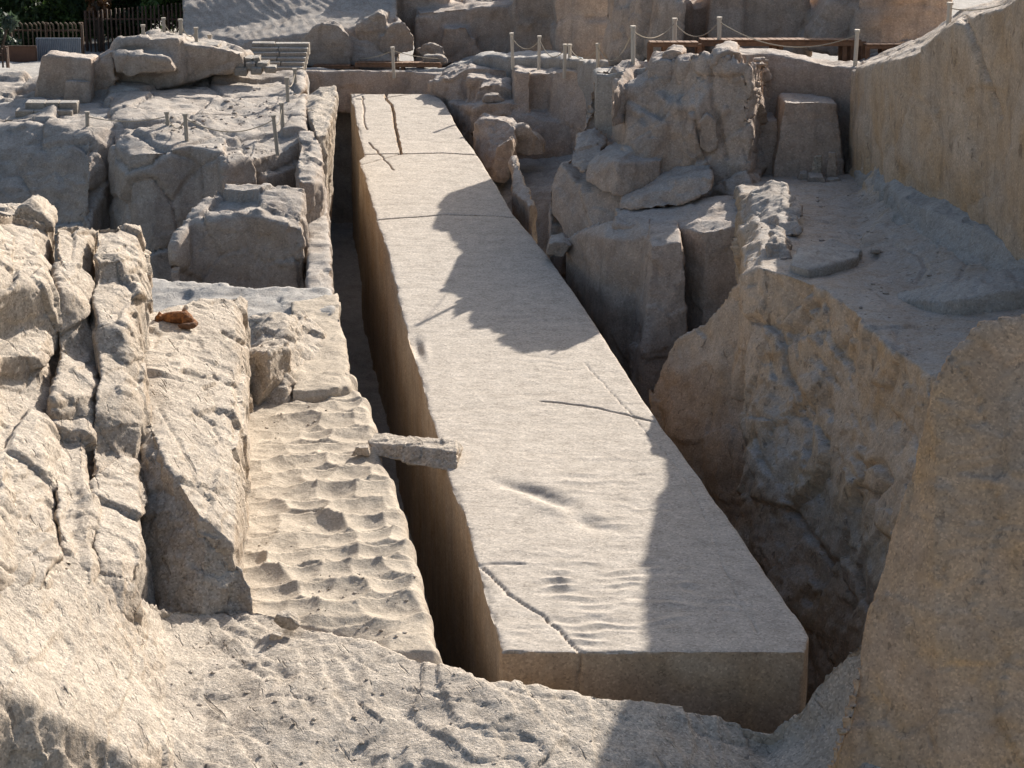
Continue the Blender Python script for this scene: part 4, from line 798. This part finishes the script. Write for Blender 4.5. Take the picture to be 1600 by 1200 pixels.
# ------------------------------------------------------------------ rope posts
posts = {}
def post_mesh():
    bm = bmesh.new(); box_bm(bm, (0, 0, .5), 1, 1, 1.0); bmesh.ops.bevel(bm, geom=[e for e in bm.edges if abs(e.verts[0].co.z - e.verts[1].co.z) > .5], offset=.22, segments=1, affect='EDGES')
    return bm_mesh(bm, 'post')
PM = post_mesh(); CM = post_mesh(); PM.materials.append(M['post']); CM.materials.append(M['post'])
PG = PM.copy(); CG = CM.copy(); PG.materials[0] = M['post_grey']; CG.materials[0] = M['post_grey']
def post(key, label, px, r0, r1, Y, group, lean=0.0):
    b = Py(px, r1, Y); zt = H - Y * tn(r0); h = zt - b.z
    root = empty('rope_post', b); tag(root, label, 'post', group); root.rotation_euler = (0, math.radians(lean), random.uniform(0, 1))
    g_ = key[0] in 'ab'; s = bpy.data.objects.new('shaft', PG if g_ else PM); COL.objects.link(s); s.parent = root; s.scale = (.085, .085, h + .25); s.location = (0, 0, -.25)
    c = bpy.data.objects.new('cap', CG if g_ else CM); COL.objects.link(c); c.parent = root; c.scale = (.115, .115, .055); c.location = (0, 0, h)
    posts[key] = Vector((b.x + math.sin(math.radians(lean)) * h, b.y, zt - .06)); return root
gp = 'rope posts of the visitor barrier'
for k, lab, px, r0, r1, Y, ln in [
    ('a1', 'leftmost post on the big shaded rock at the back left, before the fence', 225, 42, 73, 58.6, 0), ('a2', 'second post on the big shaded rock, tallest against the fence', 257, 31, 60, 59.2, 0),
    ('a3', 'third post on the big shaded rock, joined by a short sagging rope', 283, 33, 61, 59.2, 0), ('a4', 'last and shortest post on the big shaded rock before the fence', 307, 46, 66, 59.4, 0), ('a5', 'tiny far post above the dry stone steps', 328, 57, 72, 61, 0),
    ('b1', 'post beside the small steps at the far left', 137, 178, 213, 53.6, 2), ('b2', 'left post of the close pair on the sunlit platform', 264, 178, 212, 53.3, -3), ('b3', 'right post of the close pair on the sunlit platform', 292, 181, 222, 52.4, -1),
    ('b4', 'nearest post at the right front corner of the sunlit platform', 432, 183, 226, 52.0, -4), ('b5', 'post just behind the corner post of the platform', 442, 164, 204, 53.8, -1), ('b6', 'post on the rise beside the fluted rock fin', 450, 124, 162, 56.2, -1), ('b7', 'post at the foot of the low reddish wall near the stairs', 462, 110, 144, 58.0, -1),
    ('c1', 'lone post in front of the low walkway behind the obelisk tip', 615, 76, 109, 67.4, -2),
    ('d1', 'leftmost post on the rim right of the obelisk tip', 801, 54, 95, 64.6, -3), ('d2', 'second post on the rim right of the obelisk tip', 842, 59, 97, 64.0, 1), ('d3', 'front post of the pair above the upright jointed wall', 882, 72, 108, 62.4, 1), ('d4', 'rear post of the pair above the upright jointed wall', 890, 72, 100, 63.6, 0), ('d5', 'short post left of the crag', 934, 71, 96, 60.6, 0),
    ('e1', 'leftmost post on top of the crag', 989, 44, 90, 51.6, -1), ('e2', 'post on the crag in front of the left end of the long walkway', 1053, 32, 84, 53.5, 0), ('e3', 'post on the crag just left of the rounded pillar', 1123, 30, 90, 53.0, -1),
    ('e4', 'post standing before the right part of the long walkway', 1336, 50, 103, 51.0, 1), ('f1', 'post near the top of the tall right wall', 1481, 8, 54, 45.0, 1)]:
    post(k, lab, px, r0, r1, Y, gp, ln)
posts['x1'] = Py(1610, -12, 43.5); posts['x2'] = Py(690, 92, 68.6); posts['x3'] = Py(562, 92, 68.6)
def rope(label, a, b, sag):
    p, q = posts[a], posts[b]; pts = []
    for i in range(17):
        t = i / 16; pts.append(p.lerp(q, t) - Vector((0, 0, 4 * sag * t * (1 - t))))
    tag(link('rope', tube_mesh(pts, .012), M['rope']), label, 'rope', 'barrier ropes between the posts')
for lab, a, b, s in [('rope dipping from the first to the second post on the back left rock', 'a1', 'a2', .42), ('short sagging rope between the two tallest posts before the fence', 'a2', 'a3', .26), ('rope falling from the third to the last post before the fence', 'a3', 'a4', .22),
                     ('rope from the far left post across the sunlit platform', 'b1', 'b2', .12), ('short rope joining the close pair on the platform', 'b2', 'b3', .26), ('long low rope across the front of the sunlit platform', 'b3', 'b4', .30), ('short rope behind the corner post of the platform', 'b5', 'b4', .25),
                     ('pale rope hanging between the two posts near the fluted fin', 'b7', 'b6', .22), ('rope running right from the lone post behind the obelisk tip', 'c1', 'x2', .05), ('rope running left from the lone post behind the obelisk tip', 'c1', 'x3', .05),
                     ('rope between the first two posts right of the obelisk tip', 'd1', 'd2', .3), ('rope falling right to the pair of posts above the jointed wall', 'd2', 'd3', .35), ('rope between the pair of posts and the short post left of the crag', 'd4', 'd5', .3), ('rope climbing from the short post to the crag', 'd5', 'e1', .5),
                     ('rope before the left end of the long walkway', 'e1', 'e2', .25), ('rope between the two middle posts on the crag', 'e2', 'e3', .33), ('long slack rope in front of the long walkway', 'e3', 'e4', .42), ('rope leading right from the post on the right wall', 'f1', 'x1', .15)]:
    rope(lab, a, b, s)

# ------------------------------------------------------------------ stone stairs
def stairs(name, label, pl, pr, row, Y, n, rise, run, shift=(0, 0), foot=.9, nb=4):
    root = empty(name, Py((pl + pr) / 2, row, Y)); tag(root, label, 'stairs')
    xl, xr = Py(pl, row, Y).x, Py(pr, row, Y).x; z0 = Py(pl, row, Y).z
    for k in range(n):
        a, b = xl + shift[0] * k, xr + shift[1] * k; zt = (k + 1) * rise
        st = empty('step', (0, 0, 0)); st.parent = root
        cuts = sorted([a, b] + [a + (b - a) * (j + random.uniform(-.2, .2)) / nb for j in range(1, nb)])
        for x0, x1 in zip(cuts[:-1], cuts[1:]):
            hh = rise * 1.0 + (foot if k == 0 else .25)
            box_obj('stone_block', ((x0 + x1) / 2 - root.location.x, k * run + run * .75 + random.uniform(-.01, .01), zt - hh / 2 + random.uniform(-.008, .008)), x1 - x0 - .015, run * 1.5, hh, M['stonework'], st, .014, 0, .008)
    return root
stairs('stone_stairs', 'upper flight of six worn stone stairs at the back left', 388, 474, 111, 63.6, 6, .10, .19, (.0, .02), nb=2)
stairs('stone_stairs', 'lower flight of four stone stairs beside the reddish wall', 350, 420, 147, 59.3, 4, .095, .2, (.16, .14), nb=2)
stairs('stone_stairs', 'three rough stone stairs at the far left behind the rounded rock', 8, 106, 196, 54.9, 3, .15, .24, (.2, .08), nb=3)
def blocks(label, items):
    root = empty('dry_stone_wall', Py(*items[0][:3])); tag(root, label, 'wall')
    for (px, row, Y, w, h) in items:
        p = Py(px, row, Y); box_obj('stone_block', (p.x - root.location.x, p.y - root.location.y + .2, p.z - root.location.z - h / 2), w, .45, h, M['stonework'], root, .025, random.uniform(-.08, .08), .015)
blocks('stepped end of dry stone blocks on the rock below the last rope post', [(303, 70, 58.9, .4, .14), (331, 70, 58.9, .36, .18), (308, 79, 58.8, .35, .13), (326, 79, 58.8, .3, .14), (344, 77, 58.8, .32, .14), (300, 86, 58.7, .4, .12), (330, 87, 58.7, .4, .15)])
blocks('stepped pile of squared stones beside the upper stairs', [(374, 88, 59.0, .25, .2), (388, 90, 59.0, .22, .2), (400, 90, 59.0, .2, .2), (372, 98, 58.8, .28, .22), (391, 98, 58.8, .25, .2), (410, 98, 58.8, .3, .16), (376, 107, 58.7, .3, .2), (400, 106, 58.7, .3, .18), (422, 105, 58.7, .28, .16)])

# ------------------------------------------------------------------ wooden walkways
def walkway(label, pl, pr, row, Y, depth, legh, legs, plank=.16, beam=.11):
    p0, p1 = Py(pl, row, Y), Py(pr, row, Y); root = empty('wooden_walkway', (p0.x, p0.y, p0.z)); root.rotation_euler = (math.radians(-7.5), 0, 0); tag(root, label, 'walkway')
    L = p1.x - p0.x; n = int(L / plank); pm = None
    for i in range(n):
        if pm is None:
            o = box_obj('plank', (0, 0, 0), plank - .012, depth, .035, M['timber'], root, .005); pm = o.data
        else:
            o = bpy.data.objects.new('plank', pm); COL.objects.link(o); o.parent = root
        o.location = ((i + .5) * plank, depth / 2 + random.uniform(-.02, .02), -.018 + random.uniform(-.003, .003))
    for y in (.04, depth - .04): box_obj('beam', (L / 2, y, -.04 - beam / 2), L, .06, beam, M['timber'], root, .006)
    for fx in legs:
        for y in (.09, depth - .1): box_obj('leg', (L * fx, y, -.04 - (beam + legh) / 2), .10, .08, beam + legh, M['timber'], root, .006)
    return root
walkway('long brown wooden walkway on the rim above the recess', 1096, 1352, 62, 52.9, .9, .55, (.01, .45, .49, .88, .93, .995))
walkway('left section of the wooden walkway with open legs behind the crag posts', 1016, 1095, 66, 52.4, .8, .5, (.02, .3, .37, .62, .98), beam=.07)
walkway('low right end of the wooden walkway beside the right wall', 1354, 1412, 69, 52.4, .8, .5, (.05, .5, .96), beam=.07)
walkway('low brown walkway behind the tip of the obelisk', 554, 690, 98, 68.2, .9, .3, (.02, .48, .55, .97), beam=.10)
walkway('lower left end of the walkway behind the obelisk tip', 488, 553, 102, 68.2, .9, .3, (.05, .4, .95), beam=.07)
rock('cloth_scrap', 'small blue sheet behind the pair of posts above the jointed wall', 'sheet', [slab([(886, 100), (888, 88), (908, 90), (922, 99), (900, 104)], 64.2, (.05, .15, .0), .9)], M['blue'], vox=.025, lump=(.3, .02), facet=((.2, .01),), spl=None)

# ------------------------------------------------------------------ fence, sheets and plaster wall in the back left corner
def fence(label, px0, px1, top0, top1, Y, zb, sp, curl):
    a, b = Py(px0, top0, Y), Py(px1, top1, Y); root = empty('iron_fence', (a.x, Y, zb)); tag(root, label, 'fence')
    n = int((b.x - a.x) / sp); h0 = a.z - zb
    if curl: me = tube_mesh([Vector((0, 0, 0)), Vector((0, 0, h0 - .12)), Vector((-.01, -.02, h0 - .05)), Vector((-.05, -.05, h0)), Vector((-.08, -.07, h0 + .01))], .028, 5)
    else: me = tube_mesh([Vector((0, 0, 0)), Vector((0, 0, h0 * .5)), Vector((0, 0, h0))], .03, 5)
    me.materials.append(M['iron'] if not curl else M['fence'])
    for i in range(n + 1):
        o = bpy.data.objects.new('pale', me); COL.objects.link(o); o.parent = root; t = i / max(n, 1)
        o.location = ((b.x - a.x) * t, random.uniform(-.01, .01), 0); o.scale = (1, 1, 1 + (b.z - a.z) * t / h0 + random.uniform(-.01, .015)); o.rotation_euler = (0, random.uniform(-.012, .012), 0)
    for f in (.22, .86): box_obj('rail', ((b.x - a.x) / 2, .05, h0 * f), b.x - a.x, .04, .05, M['iron'], root, 0)
    for t in (0, .5, 1): box_obj('post', ((b.x - a.x) * t, .12, h0 * .5), .09, .09, h0, M['iron'], root, 0)
M['fence'] = plain('brown_fence', (.13, .09, .06), (.22, .16, .11), 10, .8)
fence('lower fence of hooked iron pales above the grey metal sheet', 14, 126, 36, 36, 71.8, -.7, .135, True)
fence('taller dark iron fence behind the rope posts', 132, 392, 18, -4, 73.5, -.7, .14, False)
fence('short run of dark pales at the left edge beside the rusted sheet', -60, 9, 74, 76, 66, -.2, .12, False)
root = empty('metal_sheet', Py(57, 92, 69.5)); tag(root, 'grey corrugated metal sheet leaning on the fence', 'sheet')
V, Fc = [], []; w = Py(127, 60, 69.5).x - Py(57, 60, 69.5).x; h = 1.1
for i in range(97):
    x = w * i / 96; y = .018 * math.sin(i * math.pi / 2.0)
    V += [(x, y, -.5), (x, y + .08, h - .49)]
for i in range(96): Fc.append((2 * i, 2 * i + 2, 2 * i + 3, 2 * i + 1))
me = bpy.data.meshes.new('sheet'); me.from_pydata(V, [], Fc); me.update(); o = link('panel', me, M['sheet'], root); md = o.modifiers.new('s', 'SOLIDIFY'); md.thickness = .006
box_obj('edge_bar', (w / 2, .12, h - .5), w, .04, .04, M['sheet'], root, 0)
for nm, lab, pa, pb, ra, rb, Y, mt in [('metal_sheet', 'rust brown sheet panel below the hooked fence', 8, 57, 72, 106, 69.2, 'rust_sheet')]:
    a, b = Py(pa, rb, Y), Py(pb, ra, Y); root = empty(nm, ((a.x + b.x) / 2, Y, a.z)); tag(root, lab, 'sheet')
    box_obj('panel', (0, 0, (b.z - a.z) / 2), b.x - a.x, .03, b.z - a.z, M[mt], root, .004)
    for s in (-1, 1): box_obj('frame_bar', (s * (b.x - a.x) * .48, -.03, (b.z - a.z) / 2), .04, .03, b.z - a.z, M['iron'], root, 0)
    box_obj('frame_bar', (0, -.035, b.z - a.z), b.x - a.x, .03, .04, M['iron'], root, 0)
rock('masonry_wall', 'low plastered wall under the rust brown sheet at the far left', 'wall', [slab([(10, 150), (10, 106), (60, 106), (60, 150)], 66.5, (0, .5, 0)), slab([(22, 150), (22, 126), (60, 128), (60, 150)], 66.2, (0, .5, 0))], M['plaster'], vox=.05, lump=(.8, .02), facet=((.4, .02),), spl=None, smooth=0)

# ------------------------------------------------------------------ trees beyond the fence
def leaf_mat(name, c1, c2):
    m, t, b = nt(name); oi = N(t, 'ShaderNodeNewGeometry').outputs['Random Per Island']
    t.links.new(ramp(t, oi, [(0, c1), (1, c2)]), b.inputs['Base Color']); b.inputs['Roughness'].default_value = .55
    tr = N(t, 'ShaderNodeBsdfTranslucent', {0: (c2[0] * 1.2, c2[1] * 1.3, c2[2], 1)}); mx = N(t, 'ShaderNodeMixShader', {0: .3})
    t.links.new(b.outputs[0], mx.inputs[1]); t.links.new(tr.outputs[0], mx.inputs[2]); t.links.new(mx.outputs[0], t.nodes['Material Output'].inputs[0]); return m
LM = [leaf_mat('leaf_dark', (.02, .04, .012), (.06, .10, .03)), leaf_mat('leaf_light', (.05, .09, .02), (.13, .20, .05)), leaf_mat('leaf_grey', (.035, .055, .04), (.08, .11, .08)), leaf_mat('leaf_rust', (.12, .05, .02), (.20, .10, .04))]
def tree(label, x, y, zc, rx, rz, nleaf, mat, clumps=26, size=.13):
    root = empty('tree', (x, y, -.7)); tag(root, label, 'tree', 'trees beyond the fence')
    rng = np.random.default_rng(int(abs(x * 97 + y * 13)))
    cl = rng.normal(size=(clumps, 3)); cl /= np.linalg.norm(cl, axis=1)[:, None]; cl *= (rng.uniform(.35, 1, (clumps, 1))) * np.array([rx, rx * .8, rz])
    rad = rng.uniform(.3, .75, clumps) * rx * .45
    ci = rng.integers(0, clumps, nleaf); d = rng.normal(size=(nleaf, 3)); d /= np.linalg.norm(d, axis=1)[:, None]
    c = cl[ci] + d * (rad[ci] * rng.uniform(.5, 1.05, nleaf))[:, None]; c[:, 2] += zc + .7
    a = rng.normal(size=(nleaf, 3)); a /= np.linalg.norm(a, axis=1)[:, None]; b = np.cross(a, d); b /= np.linalg.norm(b, axis=1)[:, None] + 1e-9
    s = rng.uniform(.6, 1.3, (nleaf, 1)) * size
    V = np.stack([c - a * s * .9, c + b * s * .38, c + a * s * .9, c - b * s * .38], 1).reshape(-1, 3)
    me = bpy.data.meshes.new('crown'); me.from_pydata(V.tolist(), [], np.arange(nleaf * 4).reshape(-1, 4).tolist()); me.update()
    o = link('crown', me, mat, root); o['kind'] = 'stuff'
    hh = zc + .7
    tk = tube_mesh([Vector((0, 0, -.3)), Vector((.05, .03, hh * .4)), Vector((-.06, .05, hh))], .13, 8); link('trunk', tk, M['bark'], root)
    for k in range(6):
        e = Vector(cl[k] * .85); e.z += hh; link('limb', tube_mesh([Vector((0, .03, hh * (.4 + .08 * k))), Vector((e.x * .5, e.y * .5, (hh * .6 + e.z) / 2)), e], .05, 5), M['bark'], root)
Xa = lambda px, Y: Py(px, 30, Y).x
tree('dark leafy tree at the top left corner behind the hooked fence', Xa(30, 75), 75.0, 1.6, 2.7, 2.6, 14000, LM[0], 34)
tree('tree with light green tips above the middle of the fence', Xa(88, 76), 76.0, 1.2, 1.7, 1.7, 8000, LM[1], 30)
tree('grey green bush low at the left edge beside the fence', Xa(-4, 71), 70.6, .4, 1.0, 1.1, 4500, LM[2], 14)
tree('dark tree hanging over the taller fence', Xa(190, 77), 76.8, 1.4, 2.5, 2.4, 13000, LM[0], 34)
tree('deep green tree rising behind the taller fence further right', Xa(260, 79), 79.0, 1.4, 2.6, 2.6, 12000, LM[0], 34)
tree('bright green tree drooping over the fence left of the chiselled bank', Xa(318, 76), 75.4, 1.7, 1.9, 1.35, 8000, LM[1], 30)
tree('withered rust brown shrub above the fence corner', Xa(160, 75), 74.2, 1.3, .55, .5, 1800, LM[3], 10, .1)
tree('shadowy broad tree deep behind the hooked fence', Xa(110, 81), 82.0, .6, 3.6, 3.2, 14000, LM[0], 40)

# ------------------------------------------------------------------ dog asleep on the slab
def dog():
    base = Pz(276, 503, 1.93); S = []
    def ball(x, y, z, rx, ry, rz): S.append((Vector((x, y, z)), rx, ry, rz))
    bm = bmesh.new()
    def chain(pts):
        for (a, b) in zip(pts[:-1], pts[1:]):
            n = 7
            for i in range(n + 1):
                t = i / n; q = [a[j] + (b[j] - a[j]) * t for j in range(4)]
                r = bmesh.ops.create_icosphere(bm, subdivisions=2, radius=q[3]); bmesh.ops.translate(bm, vec=q[:3], verts=r['verts'])
    # x to the right, y away, z up; back towards the viewer, head left, rump and tail curled right
    chain([(-.19, .07, .105, .085), (-.06, .05, .12, .108), (.08, .06, .125, .112), (.15, .05, .12, .11)])    # trunk
    chain([(.17, .03, .115, .11), (.21, -.02, .10, .10), (.19, -.07, .08, .07)])                               # haunch
    chain([(.12, .16, .11, .08), (.08, .25, .17, .055), (.10, .30, .23, .05)])                                 # far hind leg drawn up
    chain([(-.19, .07, .12, .075), (-.26, .03, .12, .06), (-.31, -.01, .11, .068)])                            # neck, skull
    chain([(-.31, -.02, .095, .055), (-.345, -.09, .06, .034), (-.355, -.125, .05, .026)])                     # muzzle
    chain([(-.12, .12, .08, .06), (-.22, .20, .05, .04), (-.32, .18, .04, .03)])                               # foreleg
    chain([(.29, .03, .08, .04), (.345, -.06, .06, .05), (.33, -.15, .055, .055), (.25, -.215, .055, .058), (.15, -.21, .05, .05), (.09, -.165, .045, .028)])   # bushy tail round the front
    for s, y in ((1, .035), (-1, -.05)):
        r = bmesh.ops.create_cone(bm, segments=8, radius1=.034, radius2=.006, depth=.085, cap_ends=True); bmesh.ops.rotate(bm, cent=(0, 0, 0), matrix=Matrix.Rotation(.5 * s, 3, 'X'), verts=r['verts'])
        bmesh.ops.translate(bm, vec=(-.295, y, .195), verts=r['verts'])
    me = voxelize(bm_mesh(bm), .0085, 2)
    co, no = get_co(me); co = co + no * (.006 * fbm(co, .04, 2, 3) + .004 * fbm(co, .015, 1, 5))[:, None]; set_co(me, co); shade(me)
    m, t, b = nt('dog_fur'); oc = N(t, 'ShaderNodeTexCoord').outputs['Object']; xyz = N(t, 'ShaderNodeSeparateXYZ', {0: oc})
    n1 = N(t, 'ShaderNodeTexNoise', {'Vector': oc, 'Scale': 14.0, 'Detail': 5.0}).outputs[0]
    c = ramp(t, n1, [(.32, (.09, .032, .010)), (.68, (.33, .135, .040))])
    # pale hind foot, dark muzzle, dark tail
    pale = N(t, 'ShaderNodeMapRange', {0: xyz.outputs[1], 1: .21, 2: .26, 3: 0.0, 4: 1.0}).outputs[0]; c = mixc(t, pale, c, (.72, .62, .48))
    mz = N(t, 'ShaderNodeMapRange', {0: xyz.outputs[0], 1: -.30, 2: -.36, 3: 0.0, 4: .85}).outputs[0]; c = mixc(t, mz, c, (.035, .02, .012))
    tl = N(t, 'ShaderNodeMapRange', {0: xyz.outputs[1], 1: -.11, 2: -.17, 3: 0.0, 4: .75}).outputs[0]; c = mixc(t, tl, c, (.10, .055, .032))
    t.links.new(c, b.inputs['Base Color']); b.inputs['Roughness'].default_value = .9
    n2 = N(t, 'ShaderNodeTexNoise', {'Vector': oc, 'Scale': 90.0, 'Detail': 3.0}).outputs[0]
    t.links.new(N(t, 'ShaderNodeBump', {'Height': n2, 'Strength': .6, 'Distance': .01}).outputs[0], b.inputs['Normal'])
    o = link('dog', me, m); o.location = base; o.rotation_euler = (0, 0, -.12); tag(o, 'reddish brown dog sleeping curled up on the sunlit slab', 'dog')
    return o
DOG = dog()
# settle the dog on the slab below it
bpy.context.view_layer.update()
def ground_at(x, y, names, top=12.0):
    best = None
    for r in names:
        ok, loc, nn, _ = r.ray_cast(Vector((x, y, top)), Vector((0, 0, -1)))
        if ok and (best is None or loc.z > best[0]): best = (loc.z, nn)
    return best
slabs = [r for r in COL.objects if r.type == 'MESH' and r.name.split('.')[0] == 'rock_slab']
g = ground_at(DOG.location.x, DOG.location.y, slabs)
if g: DOG.location.z = g[0] - .02

# ------------------------------------------------------------------ stone chips and grit lying about
def chips(label, targets, rects, n, smin, smax, mat, seed):
    rng = random.Random(seed); V, Fc = [], []
    base = bmesh.new(); bmesh.ops.create_icosphere(base, subdivisions=1, radius=1.0); bv = [v.co.copy() for v in base.verts]; bf = [[v.index for v in f.verts] for f in base.faces]; base.free()
    tries = 0
    while n and tries < 6000:
        tries += 1; x0, x1, y0, y1 = rng.choice(rects); x, y = rng.uniform(x0, x1), rng.uniform(y0, y1)
        if fbm(np.array([[x, y, 0.0]]), 1.3, 2, seed)[0] < -.05 + .3 * rng.random(): continue
        g = ground_at(x, y, targets)
        if not g or g[1].z < .75: continue
        n -= 1; s = smin * (smax / smin) ** (rng.random() ** 2.2); sx, sy, sz = s * rng.uniform(.7, 1.4), s * rng.uniform(.7, 1.4), s * rng.uniform(.4, .8); a = rng.uniform(0, 6.3); b = len(V)
        for v in bv:
            k = rng.uniform(.75, 1.15); px, py = v.x * sx * k, v.y * sy * k
            V.append((x + px * math.cos(a) - py * math.sin(a), y + px * math.sin(a) + py * math.cos(a), g[0] + v.z * sz * k + sz * .35))
        Fc += [[i + b for i in f] for f in bf]
    me = bpy.data.meshes.new('chips'); me.from_pydata(V, [], Fc); me.update()
    tag(link('stone_chips', me, mat), label, 'gravel', None, 'stuff')
by = lambda n: [r for r in COL.objects if r.type == 'MESH' and r.name.split('.')[0] == n]
chips('loose stone chips scattered over the sunlit slope and the rippled terrace', by('bedrock_slope') + by('quarry_terrace'), [(-4.4, -1.2, 28.5, 31.5), (-4.5, -1.6, 31, 39), (-4.5, 1.5, 25.8, 28.6)], 220, .010, .038, M['left'], 5)
chips('grit and chips lying on the shaded shelf', by('quarry_shelf'), [(4.6, 8.5, 36, 47)], 90, .015, .06, M['mid'], 6)
chips('chips lying on the sunlit rope platform', by('rock_platform'), [(-9.5, -5.2, 51, 58)], 160, .02, .07, M['mid'], 7)
